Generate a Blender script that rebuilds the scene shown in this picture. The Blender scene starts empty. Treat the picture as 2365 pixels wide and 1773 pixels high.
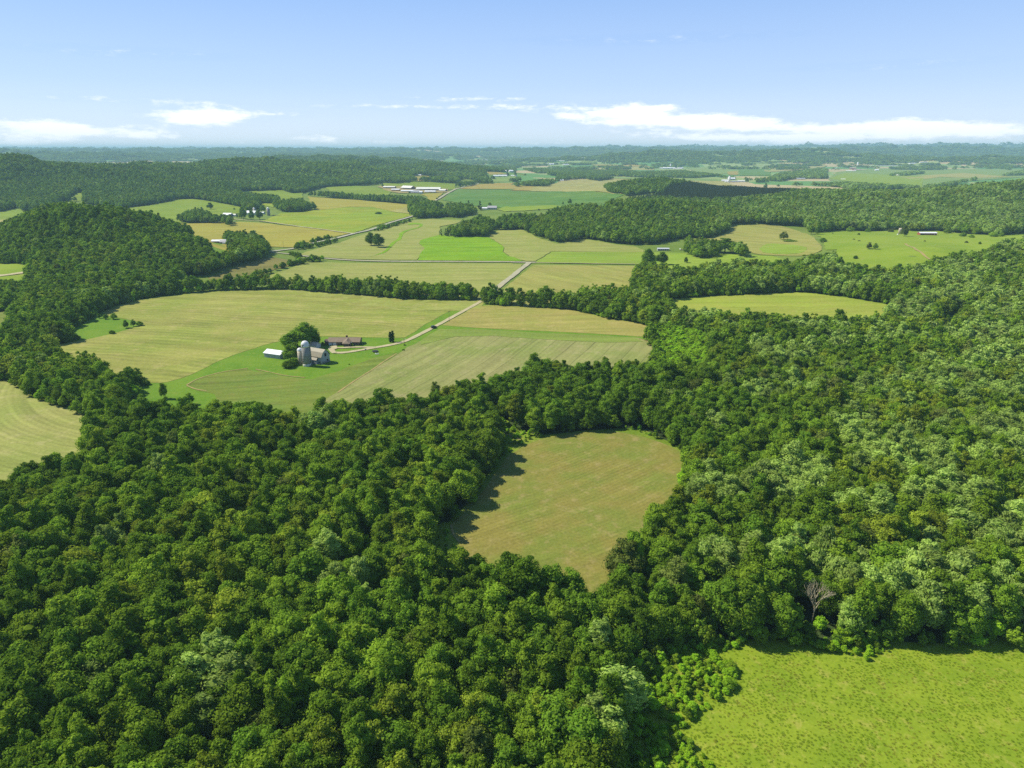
import bpy, bmesh, math, random
import numpy as np
from mathutils import Vector
from mathutils.geometry import delaunay_2d_cdt

rad = math.radians
scene = bpy.context.scene
col = scene.collection
random.seed(7)
RNG = np.random.default_rng(11)

# ------------------------------------------------------------------ camera
CAM_H, PITCH, FPX = 125.0, 19.0, 1577.0            # drone height, degrees down, focal length in photo pixels
CX, CY = 1182.5, 886.5
cam_d = bpy.data.cameras.new('camera')
cam = bpy.data.objects.new('camera', cam_d); col.objects.link(cam)
cam_d.sensor_width = 36; cam_d.lens = 24; cam_d.sensor_fit = 'HORIZONTAL'
cam_d.clip_start = 1; cam_d.clip_end = 120000
cam.location = (0, 0, CAM_H); cam.rotation_euler = (rad(90 - PITCH), 0, 0)
scene.camera = cam

# ------------------------------------------------------------------ light
SUN_EL, SUN_AZ = 47.0, 16.0                         # from the left, a little beyond the camera's left
SUN_FROM = Vector((-math.cos(rad(SUN_AZ)) * math.cos(rad(SUN_EL)), math.sin(rad(SUN_AZ)) * math.cos(rad(SUN_EL)), math.sin(rad(SUN_EL))))
sun_d = bpy.data.lights.new('sun', 'SUN'); sun_d.energy = 5.0; sun_d.angle = rad(0.5); sun_d.color = (1, 0.93, 0.77)
sun = bpy.data.objects.new('sun', sun_d); col.objects.link(sun)
sun.rotation_euler = SUN_FROM.to_track_quat('Z', 'Y').to_euler(); sun.location = SUN_FROM * 500
scene.view_settings.view_transform = 'Standard'; scene.view_settings.look = 'None'
scene.view_settings.exposure = 0.4; scene.view_settings.gamma = 1
scene.cycles.max_bounces = 5; scene.cycles.diffuse_bounces = 2; scene.cycles.transmission_bounces = 2
scene.cycles.volume_bounces = 0; scene.cycles.glossy_bounces = 1; scene.cycles.transparent_max_bounces = 4
scene.cycles.use_denoising = False; scene.cycles.sample_clamp_indirect = 1.5; scene.cycles.use_adaptive_sampling = False

def pixel_dir(px, py):
    u = (px - CX) / FPX; v = -(py - CY) / FPX
    c, s = math.cos(rad(PITCH)), math.sin(rad(PITCH))
    return Vector((u, c + v * s, -s + v * c)).normalized()

class NT:
    """small helper to write node trees"""
    def __init__(self, tree):
        self.t = tree; self.n = tree.nodes; self.l = tree.links
    def new(self, kind, **kw):
        nd = self.n.new(kind)
        for k, v in kw.items(): setattr(nd, k, v)
        return nd
    def put(self, sock, v):
        if v is None: return
        if hasattr(v, 'is_output'): self.l.new(v, sock)
        else: sock.default_value = v
    def m(self, op, a, b=None, c=None, clamp=False):
        nd = self.new('ShaderNodeMath', operation=op, use_clamp=clamp)
        for i, v in enumerate((a, b, c)): self.put(nd.inputs[i], v)
        return nd.outputs[0]
    def vm(self, op, a, b=None):
        nd = self.new('ShaderNodeVectorMath', operation=op)
        self.put(nd.inputs[0], a); self.put(nd.inputs[1], b)
        return nd.outputs['Value'] if op in ('DISTANCE', 'LENGTH', 'DOT_PRODUCT') else nd.outputs[0]
    def mix(self, f, a, b):
        nd = self.new('ShaderNodeMix', data_type='RGBA')
        self.put(nd.inputs[0], f); self.put(nd.inputs[6], a); self.put(nd.inputs[7], b)
        return nd.outputs[2]
    def noise(self, vec, scale, detail=3, rough=0.55, dim='3D'):
        nd = self.new('ShaderNodeTexNoise', noise_dimensions=dim)
        self.put(nd.inputs['Vector'], vec)
        nd.inputs['Scale'].default_value = scale; nd.inputs['Detail'].default_value = detail; nd.inputs['Roughness'].default_value = rough
        return nd.outputs['Fac']
    def ramp(self, f, lo, hi):
        nd = self.new('ShaderNodeMapRange', interpolation_type='SMOOTHSTEP')
        self.put(nd.inputs[0], f); nd.inputs[1].default_value = lo; nd.inputs[2].default_value = hi
        return nd.outputs[0]

def C4(c): return (c[0], c[1], c[2], 1.0)

# sky: Nishita plus soft fair-weather cumulus, laid out by direction
world = bpy.data.worlds.new('World'); scene.world = world; world.use_nodes = True; world.cycles.sampling_method = 'NONE'
w = NT(world.node_tree); w.n.clear()
sky = w.new('ShaderNodeTexSky', sky_type='NISHITA', sun_disc=False)
sky.sun_elevation = rad(SUN_EL); sky.sun_rotation = rad(-(90 - SUN_AZ)); sky.altitude = 300
sky.air_density = 1.0; sky.dust_density = 0.0; sky.ozone_density = 3.0
tc = w.new('ShaderNodeTexCoord'); sp = w.new('ShaderNodeSeparateXYZ'); w.l.new(tc.outputs['Generated'], sp.inputs[0])
AZ = w.m('ARCTAN2', sp.outputs[0], sp.outputs[1]); EL = w.m('ARCSINE', sp.outputs[2])
cv = w.new('ShaderNodeCombineXYZ'); w.put(cv.inputs[0], w.m('MULTIPLY', AZ, 34.0)); w.put(cv.inputs[1], w.m('MULTIPLY', EL, 120.0))
nz = w.noise(cv.outputs[0], 1.0, 8, 0.66); nz2 = w.noise(cv.outputs[0], 3.1, 5, 0.6)
CLOUDS = [(475,266,98,17,1),(440,274,60,10,.7),(90,292,98,13,.95),(168,301,66,10,.9),(336,309,66,11,1),(62,329,74,8,.9),(715,318,38,6,.8),(764,324,34,6,.6),
 (902,327,44,5,.7),(1313,268,34,6,.8),(1465,260,70,17,1),(1527,250,34,6,.7),(1546,279,120,11,1),(1709,285,110,11,1),(1640,276,60,9,.9),(2077,292,180,9,1),
 (2100,286,60,10,.9),(2267,300,115,9,.95),(1814,327,66,7,.7),(1880,318,60,6,.5),(2110,316,340,14,.45),(1600,308,260,12,.42),(1390,283,80,6,.4),(60,312,160,14,.30),
 (900,245,200,5,.42),(1250,248,160,8,.55),(240,228,170,5,.48),(620,262,140,5,.45),(1085,228,150,5,.55),(1400,262,90,7,.6),(1900,296,120,6,.6),(1960,316,160,6,.6),(1640,318,130,6,.6),(1250,330,120,5,.5),(565,330,40,5,.5),(2300,240,60,6,.3),
 (300,120,220,9,.32),(1500,90,300,9,.3),(2050,150,240,8,.3)]
tot = None
for (px, py, hw, hh, a) in CLOUDS:
    d = pixel_dir(px, py); az = math.atan2(d.x, d.y); el = math.asin(d.z)
    d2 = pixel_dir(px + hw, py); sa = abs(math.atan2(d2.x, d2.y) - az); se = hh / FPX
    q = w.m('ADD', w.m('POWER', w.m('ABSOLUTE', w.m('MULTIPLY_ADD', AZ, 1 / sa, -az / sa)), 2.0),
                   w.m('POWER', w.m('ABSOLUTE', w.m('MULTIPLY_ADD', EL, 1 / se, -el / se)), 2.0))
    g = w.m('MULTIPLY', w.m('EXPONENT', w.m('MULTIPLY', q, -0.75)), a)
    tot = g if tot is None else w.m('ADD', tot, g)
shape = w.m('ADD', w.m('MULTIPLY', tot, 1.45), w.m('MULTIPLY_ADD', nz, 3.4, -2.2)); shape = w.m('ADD', shape, w.m('MULTIPLY_ADD', nz2, 0.35, -0.17))
shape = w.m('MULTIPLY', shape, w.ramp(tot, 0.05, 0.4))
cover = w.m('MULTIPLY', w.ramp(shape, -0.1, 1.15), 0.92)
air = w.new('ShaderNodeValToRGB'); w.put(air.inputs[0], w.m('MULTIPLY', EL, 1 / 1.5708, clamp=True))
for k_, (p_, c_) in enumerate(((0.0, (.66, .75, .88)), (.022, (.56, .68, .88)), (.05, (.43, .585, .86)), (.13, (.24, .42, .78)), (.32, (.07, .16, .38)), (1.0, (.04, .10, .28)))):
    e_ = air.color_ramp.elements[k_] if k_ < 2 else air.color_ramp.elements.new(p_)
    e_.position = p_; e_.color = C4(c_)
sk = w.new('ShaderNodeVectorMath', operation='SCALE'); w.l.new(sky.outputs[0], sk.inputs[0]); sk.inputs[3].default_value = 0.085
bg1 = w.new('ShaderNodeBackground'); w.l.new(w.mix(0.8, sk.outputs[0], air.outputs[0]), bg1.inputs[0]); bg1.inputs[1].default_value = 1.0
bg2 = w.new('ShaderNodeBackground'); bg2.inputs[0].default_value = (0.93, 0.95, 1.0, 1); bg2.inputs[1].default_value = 1.0
mxs = w.new('ShaderNodeMixShader'); w.put(mxs.inputs[0], cover); w.l.new(bg1.outputs[0], mxs.inputs[1]); w.l.new(bg2.outputs[0], mxs.inputs[2])
wo = w.new('ShaderNodeOutputWorld'); w.l.new(mxs.outputs[0], wo.inputs[0])

# ------------------------------------------------------------------ tags
def tag(o, label=None, cat=None, group=None, kind=None):
    if label: o['label'] = label
    if cat: o['category'] = cat
    if group: o['group'] = group
    if kind: o['kind'] = kind
    return o
def empty(name, loc, rz=0.0, scale=1.0):
    o = bpy.data.objects.new(name, None); col.objects.link(o)
    o.location = loc; o.rotation_euler = (0, 0, rz); o.scale = (scale,) * 3; o.empty_display_size = 0.5
    return o

# ------------------------------------------------------------------ terrain
def world_at(px, Y):                                 # bearing of a photo column, at a forward distance Y on low ground
    return ((px - CX) * 0.0006 * Y, Y)
RIDGES = [   # [(column, distance, height)...], half width
 ([(120,930,38),(190,850,46),(300,780,20)], 72), ([(60,720,12),(430,770,10)], 70),
 ([(-300,2350,66),(100,2400,65),(350,2450,64),(650,2800,62),(760,2900,32)], 400),
 ([(-300,1850,76),(0,1950,74),(130,2020,60),(220,2060,42),(300,2100,20)], 190),
 ([(640,3300,56),(860,3500,54),(1000,3300,46),(1090,3200,26)], 250), ([(600,4200,58),(800,4300,64),(900,4300,58)], 320),
 ([(1380,1150,8),(1519,1250,25),(1650,1220,14)], 125), ([(1430,1900,18),(1541,1900,30),(1640,1850,25),(1740,1750,20)], 170),
 ([(1850,1600,20),(2050,1500,27),(2335,1520,43),(2700,1500,47)], 175), ([(2050,640,6),(2365,740,22),(2900,720,34)], 170),
 ([(1900,9000,96),(2131,9500,128),(2250,9300,118),(2420,9500,100)], 800), ([(1540,6300,80),(1700,6400,92),(1850,6400,96),(1990,6200,66)], 560),
 ([(2120,5400,14),(2226,5550,54),(2350,5600,50),(2700,5500,56)], 320),
 ([(-500,9500,98),(300,9500,94),(700,10500,98),(1180,11000,100),(1480,10500,108),(1800,11000,100)], 1000),
 ([(-200,6500,98),(80,6500,94),(240,6600,72),(310,6700,36)], 520), ([(810,5300,50),(850,5300,48)], 140),
 ([(420,7400,60),(620,7600,56),(1000,8000,50)], 500), ([(1240,6200,38),(1400,6000,46)], 260),
 ([(1450,13500,100),(1900,13500,150),(2400,13500,172),(3000,13500,172)], 1300), ([(-900,14000,112),(600,14500,108),(1500,14000,108)], 1800),
]
SEGS = []
for pts, s in RIDGES:
    P = [(*world_at(a, b), h) for a, b, h in pts]
    SEGS.append((P, s))
def fbm(x, y, k):
    v = np.zeros_like(x); a = 1.0; f = 1.0 / k
    for i, (c, s) in enumerate(((.8,.6),(-.5,.87),(.96,-.28),(.3,.95),(-.9,.44))):
        u = (x * c - y * s) * f; q = (x * s + y * c) * f
        v += a * np.sin(u * 6.28 + 1.7 * i + 1.3 * np.sin(q * 4.1 + i)) * np.cos(q * 5.1 + 2.1 * i)
        a *= 0.6; f *= 1.83
    return v
def terrain(x, y):
    x = np.asarray(x, float); y = np.asarray(y, float)
    acc = np.zeros_like(x)
    for P, s in SEGS:
        best = np.zeros_like(x)
        for (ax, ay, ah), (bx, by, bh) in zip(P[:-1], P[1:]):
            dx, dy = bx - ax, by - ay
            t = np.clip(((x - ax) * dx + (y - ay) * dy) / (dx * dx + dy * dy), 0, 1)
            d2 = (x - ax - t * dx) ** 2 + (y - ay - t * dy) ** 2
            best = np.maximum(best, (ah + (bh - ah) * t) * np.exp(-d2 / (2 * s * s)))
        acc += best ** 3
    z = np.cbrt(acc)
    d = np.hypot(x, y)
    n = fbm(x, y, 420.0) * 0.17 + fbm(x, y, 1500.0) * 0.16 * np.clip(d / 4000, 0, 1)
    z = z * (1 + n)
    return z + 0.5 * fbm(x, y, 300.0) * np.clip((d - 450) / 800, 0, 1)

def hit(pts, h=0.0):
    """where the rays of photo pixels meet the land (or h above it)"""
    pts = np.asarray(pts, float); h = np.broadcast_to(np.asarray(h, float), (len(pts),))
    u = (pts[:, 0] - CX) / FPX; v = -(pts[:, 1] - CY) / FPX
    c, s = math.cos(rad(PITCH)), math.sin(rad(PITCH))
    D = np.stack([u, c + v * s, -s + v * c], 1)
    t = np.geomspace(60, 26000, 700)
    X = D[:, 0:1] * t; Y = D[:, 1:2] * t; Z = CAM_H + D[:, 2:3] * t
    below = Z < terrain(X, Y) + h[:, None]
    i = np.where(below.any(1), below.argmax(1), len(t) - 1)
    lo = t[np.maximum(i - 1, 0)]; hi = t[i]
    for _ in range(24):
        mid = (lo + hi) / 2
        b = CAM_H + D[:, 2] * mid < terrain(D[:, 0] * mid, D[:, 1] * mid) + h
        hi = np.where(b, mid, hi); lo = np.where(b, lo, mid)
    return np.stack([D[:, 0] * hi, D[:, 1] * hi], 1)

# windows of the photograph the outlines were measured in: origin and photo pixels per measured pixel
WIN = {'A1':(0,210,.27125),'A2':(590,210,.27125),'A3':(1180,210,.27125),'A4':(1765,210,.27125),
       'B1':(0,430,.27125),'B2':(590,430,.27125),'B3':(1180,430,.27125),'B4':(1765,430,.27125),
       'C1':(0,640,.2774),'C2':(590,640,.27125),'C3':(1180,640,.27125),'C4':(1765,640,.2774),
       'D1':(0,1000,.36166),'D2':(780,930,.38005),'D3':(1565,1000,.36166),'E':(600,730,.1718),'F':(600,740,.11754),
       'K':(860,410,.0904),'M':(420,450,.1356),'N':(1020,440,.1356),'H5':(1600,360,.1356),'Q':(2000,500,.1356),
       'H7':(2040,340,.1356),'H8':(1100,360,.1356),'G1':(1240,350,.0904),'G2':(1480,350,.0904),'G3':(1880,350,.0904),'R':(1480,530,.1356)}
TREE_H = 15.0
def outline(text):
    """'C1 840,290 960,240t Y:430,1000 ...' -> world outline; t = a treetop seen there, Y: = column and distance, W: = world"""
    pix, hs, out, slots = [], [], [], []
    win = WIN['A1']
    for tk in text.split():
        if tk in WIN: win = WIN[tk]; continue
        if tk[:2] == 'Y:':
            a, b = map(float, tk[2:].split(',')); out.append(world_at(a, b)); continue
        if tk[:2] == 'W:':
            out.append(tuple(map(float, tk[2:].split(',')))); continue
        t = tk.endswith('t'); a, b = map(float, tk.rstrip('t').split(','))
        pix.append((win[0] + a * win[2], win[1] + b * win[2])); hs.append(TREE_H if t else 0.0)
        slots.append(len(out)); out.append(None)
    if pix:
        for s_, p in zip(slots, hit(pix, hs)): out[s_] = (float(p[0]), float(p[1]))
    return np.array(out)
def spot(win, x, y):
    o = WIN[win]; p = hit([(o[0] + x * o[2], o[1] + y * o[2])])[0]
    return float(p[0]), float(p[1]), float(terrain(p[0:1], p[1:2])[0])
def mpp(x, y, z=0):                                  # metres per photo pixel at a place
    c, s = math.cos(rad(PITCH)), math.sin(rad(PITCH))
    return (y * c + (CAM_H - z) * s) / FPX
def pixel_of(x, y, z):
    c, s = math.cos(rad(PITCH)), math.sin(rad(PITCH))
    dep = y * c + (CAM_H - z) * s; up = y * s - (CAM_H - z) * c
    return CX + FPX * x / dep, CY - FPX * up / dep
def inside(poly, x, y):
    r = np.zeros(len(x), bool); n = len(poly); j = n - 1
    mn = poly.min(0); mx = poly.max(0)
    sel = np.where((x >= mn[0]) & (x <= mx[0]) & (y >= mn[1]) & (y <= mx[1]))[0]
    if len(sel) == 0: return r
    xs, ys = x[sel], y[sel]; q = np.zeros(len(sel), bool)
    for i in range(n):
        (xi, yi), (xj, yj) = poly[i], poly[j]
        if yi != yj:
            q ^= ((yi > ys) != (yj > ys)) & (xs < (xj - xi) * (ys - yi) / (yj - yi) + xi)
        j = i
    r[sel] = q
    return r
def chaikin(P, n=2, closed=True):
    for _ in range(n):
        Q = []
        m = len(P); rng_ = range(m) if closed else range(m - 1)
        if not closed: Q.append(P[0])
        for i in rng_:
            a, b = P[i], P[(i + 1) % m]
            Q += [a * 0.75 + b * 0.25, a * 0.25 + b * 0.75]
        if not closed: Q.append(P[-1])
        P = np.array(Q)
    return P
def lift(level, d): return level * (0.025 + 0.00016 * d)

def mesh_obj(name, verts, faces, mat, parent=None, smooth=False):
    me = bpy.data.meshes.new(name); me.from_pydata([tuple(v) for v in verts], [], [tuple(f) for f in faces])
    if mat: me.materials.append(mat)
    if smooth: me.polygons.foreach_set('use_smooth', [True] * len(me.polygons))
    me.update()
    o = bpy.data.objects.new(name, me); col.objects.link(o)
    if parent is not None: o.parent = parent
    return o
def drape(name, poly, level, mat, round_=1, kind='structure'):
    """a sheet that follows the land inside an outline"""
    P = chaikin(poly, round_) if round_ else poly
    c = P.mean(0)
    R = []
    for i in range(len(P)):
        a, b = P[i], P[(i + 1) % len(P)]; L = np.hypot(*(b - a)); st = max(3.0, 0.016 * np.hypot(*((a + b) / 2)))
        k = max(1, int(L / st))
        for j in range(k): R.append(a + (b - a) * j / k)
    R = np.array(R)
    d = np.hypot(R[:, 0], R[:, 1])
    R = R + np.stack([fbm(R[:, 0] * 1.0, R[:, 1], 37.0), fbm(R[:, 1], R[:, 0] + 99, 31.0)], 1) * np.clip(0.0012 * d, 0.2, 3.0)[:, None]
    mn, mx = R.min(0), R.max(0); pts = []
    y = mn[1]
    while y < mx[1]:
        dd = max(abs(y), 60); st = max(4.0, 0.02 * dd)
        xs = np.arange(mn[0], mx[0], st); pts.append(np.stack([xs, np.full(len(xs), y)], 1)); y += st
    G = np.concatenate(pts); G = G[inside(R, G[:, 0], G[:, 1])]
    V = np.concatenate([R, G]) - c
    n = len(R)
    vo, _, fo, *_ = delaunay_2d_cdt([Vector(v) for v in V], [(i, (i + 1) % n) for i in range(n)], [], 1, 0.01)
    A = np.array([(v.x, v.y) for v in vo]) + c
    z = terrain(A[:, 0], A[:, 1]) + lift(level, np.hypot(A[:, 0], A[:, 1]))
    o = mesh_obj(name, np.stack([A[:, 0], A[:, 1], z], 1), fo, mat, smooth=True)
    me = o.data
    bm = bmesh.new(); bm.from_mesh(me)
    for f in bm.faces:
        if f.normal.z < 0: f.normal_flip()
    bm.to_mesh(me); bm.free()
    return tag(o, kind=kind)
def strip(name, line, width, level, mat, kind='structure'):
    """a road or track along a line on the land"""
    P = chaikin(np.array(line), 2, closed=False)
    Q = [P[0]]
    for a, b in zip(P[:-1], P[1:]):
        L = np.hypot(*(b - a)); k = max(1, int(L / max(3.0, 0.008 * np.hypot(*a))))
        Q += [a + (b - a) * j / k for j in range(1, k + 1)]
    Q = np.array(Q); T = np.gradient(Q, axis=0); T /= np.maximum(np.hypot(T[:, 0], T[:, 1]), 1e-6)[:, None]; N = np.stack([-T[:, 1], T[:, 0]], 1)
    V, F = [], []
    for i, (p, nn) in enumerate(zip(Q, N)):
        wv = width * (1 + 0.06 * math.sin(i * 1.7) + 0.05 * math.sin(i * 0.63))
        for k in (-0.5, -0.17, 0.17, 0.5):
            x, y = p + nn * k * wv
            V.append((x, y, float(terrain(np.array([x]), np.array([y]))[0]) + lift(level, math.hypot(x, y))))
        if i:
            for k in range(3): F.append(((i - 1) * 4 + k, (i - 1) * 4 + k + 1, i * 4 + k + 1, i * 4 + k))
    o = mesh_obj(name, V, F, mat, smooth=True)
    for p in o.data.polygons:
        if p.normal.z < 0: p.flip()
    return tag(o, kind=kind)

# ------------------------------------------------------------------ materials
def base_mat(name, rough=0.95, spec=0.2):
    m = bpy.data.materials.new(name); m.use_nodes = True
    n = NT(m.node_tree); b = n.n['Principled BSDF']
    b.inputs['Roughness'].default_value = rough; b.inputs['Specular IOR Level'].default_value = spec
    pos = n.new('ShaderNodeNewGeometry').outputs['Position']
    return m, n, b, pos
def crop_mat(name, c1, c2, c3, patch=60.0, centre=(1e4, 0), row=4.0, rows=0.25, wob=6.0, fine=1.4, tram=0.0, streak=0.8):
    """field: colour drifts in patches, speckle, drilled rows curving round a far point"""
    m, n, b, pos = base_mat(name, 0.95, 0.1)
    big = n.noise(pos, 1 / patch, 4, 0.6); mid = n.noise(pos, 4.5 / patch, 4, 0.65); fin = n.noise(pos, 1 / fine, 3, 0.7)
    c = n.mix(n.ramp(big, 0.36, 0.64), C4(c1), C4(c2)); c = n.mix(n.m('MULTIPLY', n.ramp(mid, 0.5, 0.72), 0.75), c, C4(c3))
    sx = n.new('ShaderNodeSeparateXYZ'); n.l.new(pos, sx.inputs[0])
    cx = n.new('ShaderNodeCombineXYZ'); n.l.new(sx.outputs[0], cx.inputs[0]); n.l.new(sx.outputs[1], cx.inputs[1])
    dist = n.vm('DISTANCE', cx.outputs[0], (centre[0], centre[1], 0.0))
    dist = n.m('ADD', dist, n.m('MULTIPLY', n.noise(pos, 1 / 70, 2), wob))
    r1 = n.m('SINE', n.m('MULTIPLY', dist, 6.2832 / row)); r2 = n.m('SINE', n.m('MULTIPLY', dist, 6.2832 / (row * 4.3)))
    sv = n.new('ShaderNodeCombineXYZ'); n.put(sv.inputs[0], n.m('MULTIPLY', dist, 1 / (row * 1.6))); n.put(sv.inputs[1], n.m('MULTIPLY', sx.outputs[0], 1 / 75)); n.put(sv.inputs[2], n.m('MULTIPLY', sx.outputs[1], 1 / 75))
    stk = n.noise(sv.outputs[0], 1.0, 4, 0.6)
    rr = n.m('MULTIPLY', n.m('ADD', n.m('MULTIPLY', r1, 0.6), n.m('MULTIPLY', r2, 0.4)), n.ramp(n.noise(pos, 1 / 45, 2), 0.3, 0.65))
    f = n.m('ADD', n.m('MULTIPLY', rr, rows * 0.5), n.m('ADD', n.m('MULTIPLY_ADD', fin, 0.9, -0.45), n.m('MULTIPLY_ADD', stk, streak, -streak / 2)))
    if tram:
        tr = n.m('ABSOLUTE', n.m('SINE', n.m('MULTIPLY', dist, 3.1416 / tram)))
        f = n.m('SUBTRACT', f, n.m('MULTIPLY', n.m('SUBTRACT', 1.0, n.ramp(tr, 0.0, 0.12)), 0.35))
    mul = n.m('ADD', 1.0, f)
    vv = n.new('ShaderNodeVectorMath', operation='SCALE'); n.l.new(c, vv.inputs[0]); n.put(vv.inputs[3], mul)
    n.l.new(vv.outputs[0], b.inputs['Base Color'])
    return m
def grass_mat(name, c1, c2, c3, patch=25.0, fine=0.9, amp=1.1):
    m, n, b, pos = base_mat(name, 0.95, 0.1)
    big = n.noise(pos, 1 / patch, 5, 0.65); mid = n.noise(pos, 5 / patch, 4, 0.65); fin = n.noise(pos, 1 / fine, 3, 0.75)
    c = n.mix(n.ramp(big, 0.38, 0.62), C4(c1), C4(c2)); c = n.mix(n.m('MULTIPLY', n.ramp(mid, 0.52, 0.7), 0.8), c, C4(c3))
    vv = n.new('ShaderNodeVectorMath', operation='SCALE'); n.l.new(c, vv.inputs[0]); n.put(vv.inputs[3], n.m('MULTIPLY_ADD', fin, amp, 1 - amp / 2))
    n.l.new(vv.outputs[0], b.inputs['Base Color'])
    return m
def plain_mat(name, c, rough=0.8, var=0.25, scale=1.0, dirt=None, spec=0.3):
    m, n, b, pos = base_mat(name, rough, spec)
    f = n.noise(pos, scale, 5, 0.65)
    c2 = dirt or tuple(v * (1 - var) for v in c)
    n.l.new(n.mix(n.ramp(f, 0.35, 0.7), C4(c), C4(c2)), b.inputs['Base Color'])
    return m
def sheet_mat(name, c, dirt, pitch=0.9, axis=0):
    """ribbed metal or shingle courses with streaks, in the building's own axes"""
    m, n, b, pos = base_mat(name, 0.55, 0.4)
    tc_ = n.new('ShaderNodeTexCoord'); s_ = n.new('ShaderNodeSeparateXYZ'); n.l.new(tc_.outputs['Object'], s_.inputs[0])
    rib = n.m('SINE', n.m('MULTIPLY', s_.outputs[axis], 6.2832 / pitch))
    f = n.m('ADD', n.m('MULTIPLY', rib, 0.12), n.ramp(n.noise(tc_.outputs['Object'], 0.5, 5, 0.7), 0.35, 0.75), clamp=True)
    n.l.new(n.mix(f, C4(c), C4(dirt)), b.inputs['Base Color'])
    return m
def leaf_mat(name, c1, c2, c3, trans=0.4):
    m = bpy.data.materials.new(name); m.use_nodes = True
    n = NT(m.node_tree); n.n.clear()
    oi = n.new('ShaderNodeObjectInfo').outputs['Random']
    at = n.new('ShaderNodeAttribute', attribute_name='leaf').outputs['Fac']
    c = n.mix(n.ramp(oi, 0.0, 1.0), C4(c1), C4(c2)); c = n.mix(n.m('MULTIPLY', at, 0.65), c, C4(c3))
    r2 = n.m('FRACT', n.m('MULTIPLY', oi, 37.3))
    vv = n.new('ShaderNodeVectorMath', operation='SCALE'); n.l.new(c, vv.inputs[0]); n.put(vv.inputs[3], n.m('MULTIPLY_ADD', r2, 0.6, 0.72))
    d = n.new('ShaderNodeBsdfDiffuse'); t = n.new('ShaderNodeBsdfTranslucent'); mx = n.new('ShaderNodeMixShader')
    n.l.new(vv.outputs[0], d.inputs[0]); n.l.new(vv.outputs[0], t.inputs[0]); mx.inputs[0].default_value = trans
    n.l.new(d.outputs[0], mx.inputs[1]); n.l.new(t.outputs[0], mx.inputs[2])
    o = n.new('ShaderNodeOutputMaterial'); n.l.new(mx.outputs[0], o.inputs[0])
    return m

LEAF = {
 'dark':   leaf_mat('leaf_dark',   (.092,.198,.014), (.138,.250,.018), (.215,.335,.036)),
 'mid':    leaf_mat('leaf_mid',    (.140,.262,.016), (.192,.305,.020), (.290,.415,.046)),
 'yellow': leaf_mat('leaf_yellow', (.190,.285,.018), (.235,.315,.022), (.340,.420,.055)),
 'pale':   leaf_mat('leaf_pale',   (.200,.335,.044), (.275,.410,.062), (.500,.620,.185)),
 'dull':   leaf_mat('leaf_dull',   (.115,.180,.028), (.150,.195,.036), (.225,.270,.060)),
 'pine':   leaf_mat('leaf_pine',   (.058,.092,.026), (.074,.105,.030), (.100,.140,.042), 0.15),
 'evergreen': leaf_mat('leaf_evergreen', (.030,.062,.014), (.036,.070,.016), (.050,.090,.022), 0.1),
 'bright': leaf_mat('leaf_bright', (.230,.460,.018), (.290,.500,.022), (.400,.580,.050)),
}
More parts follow.
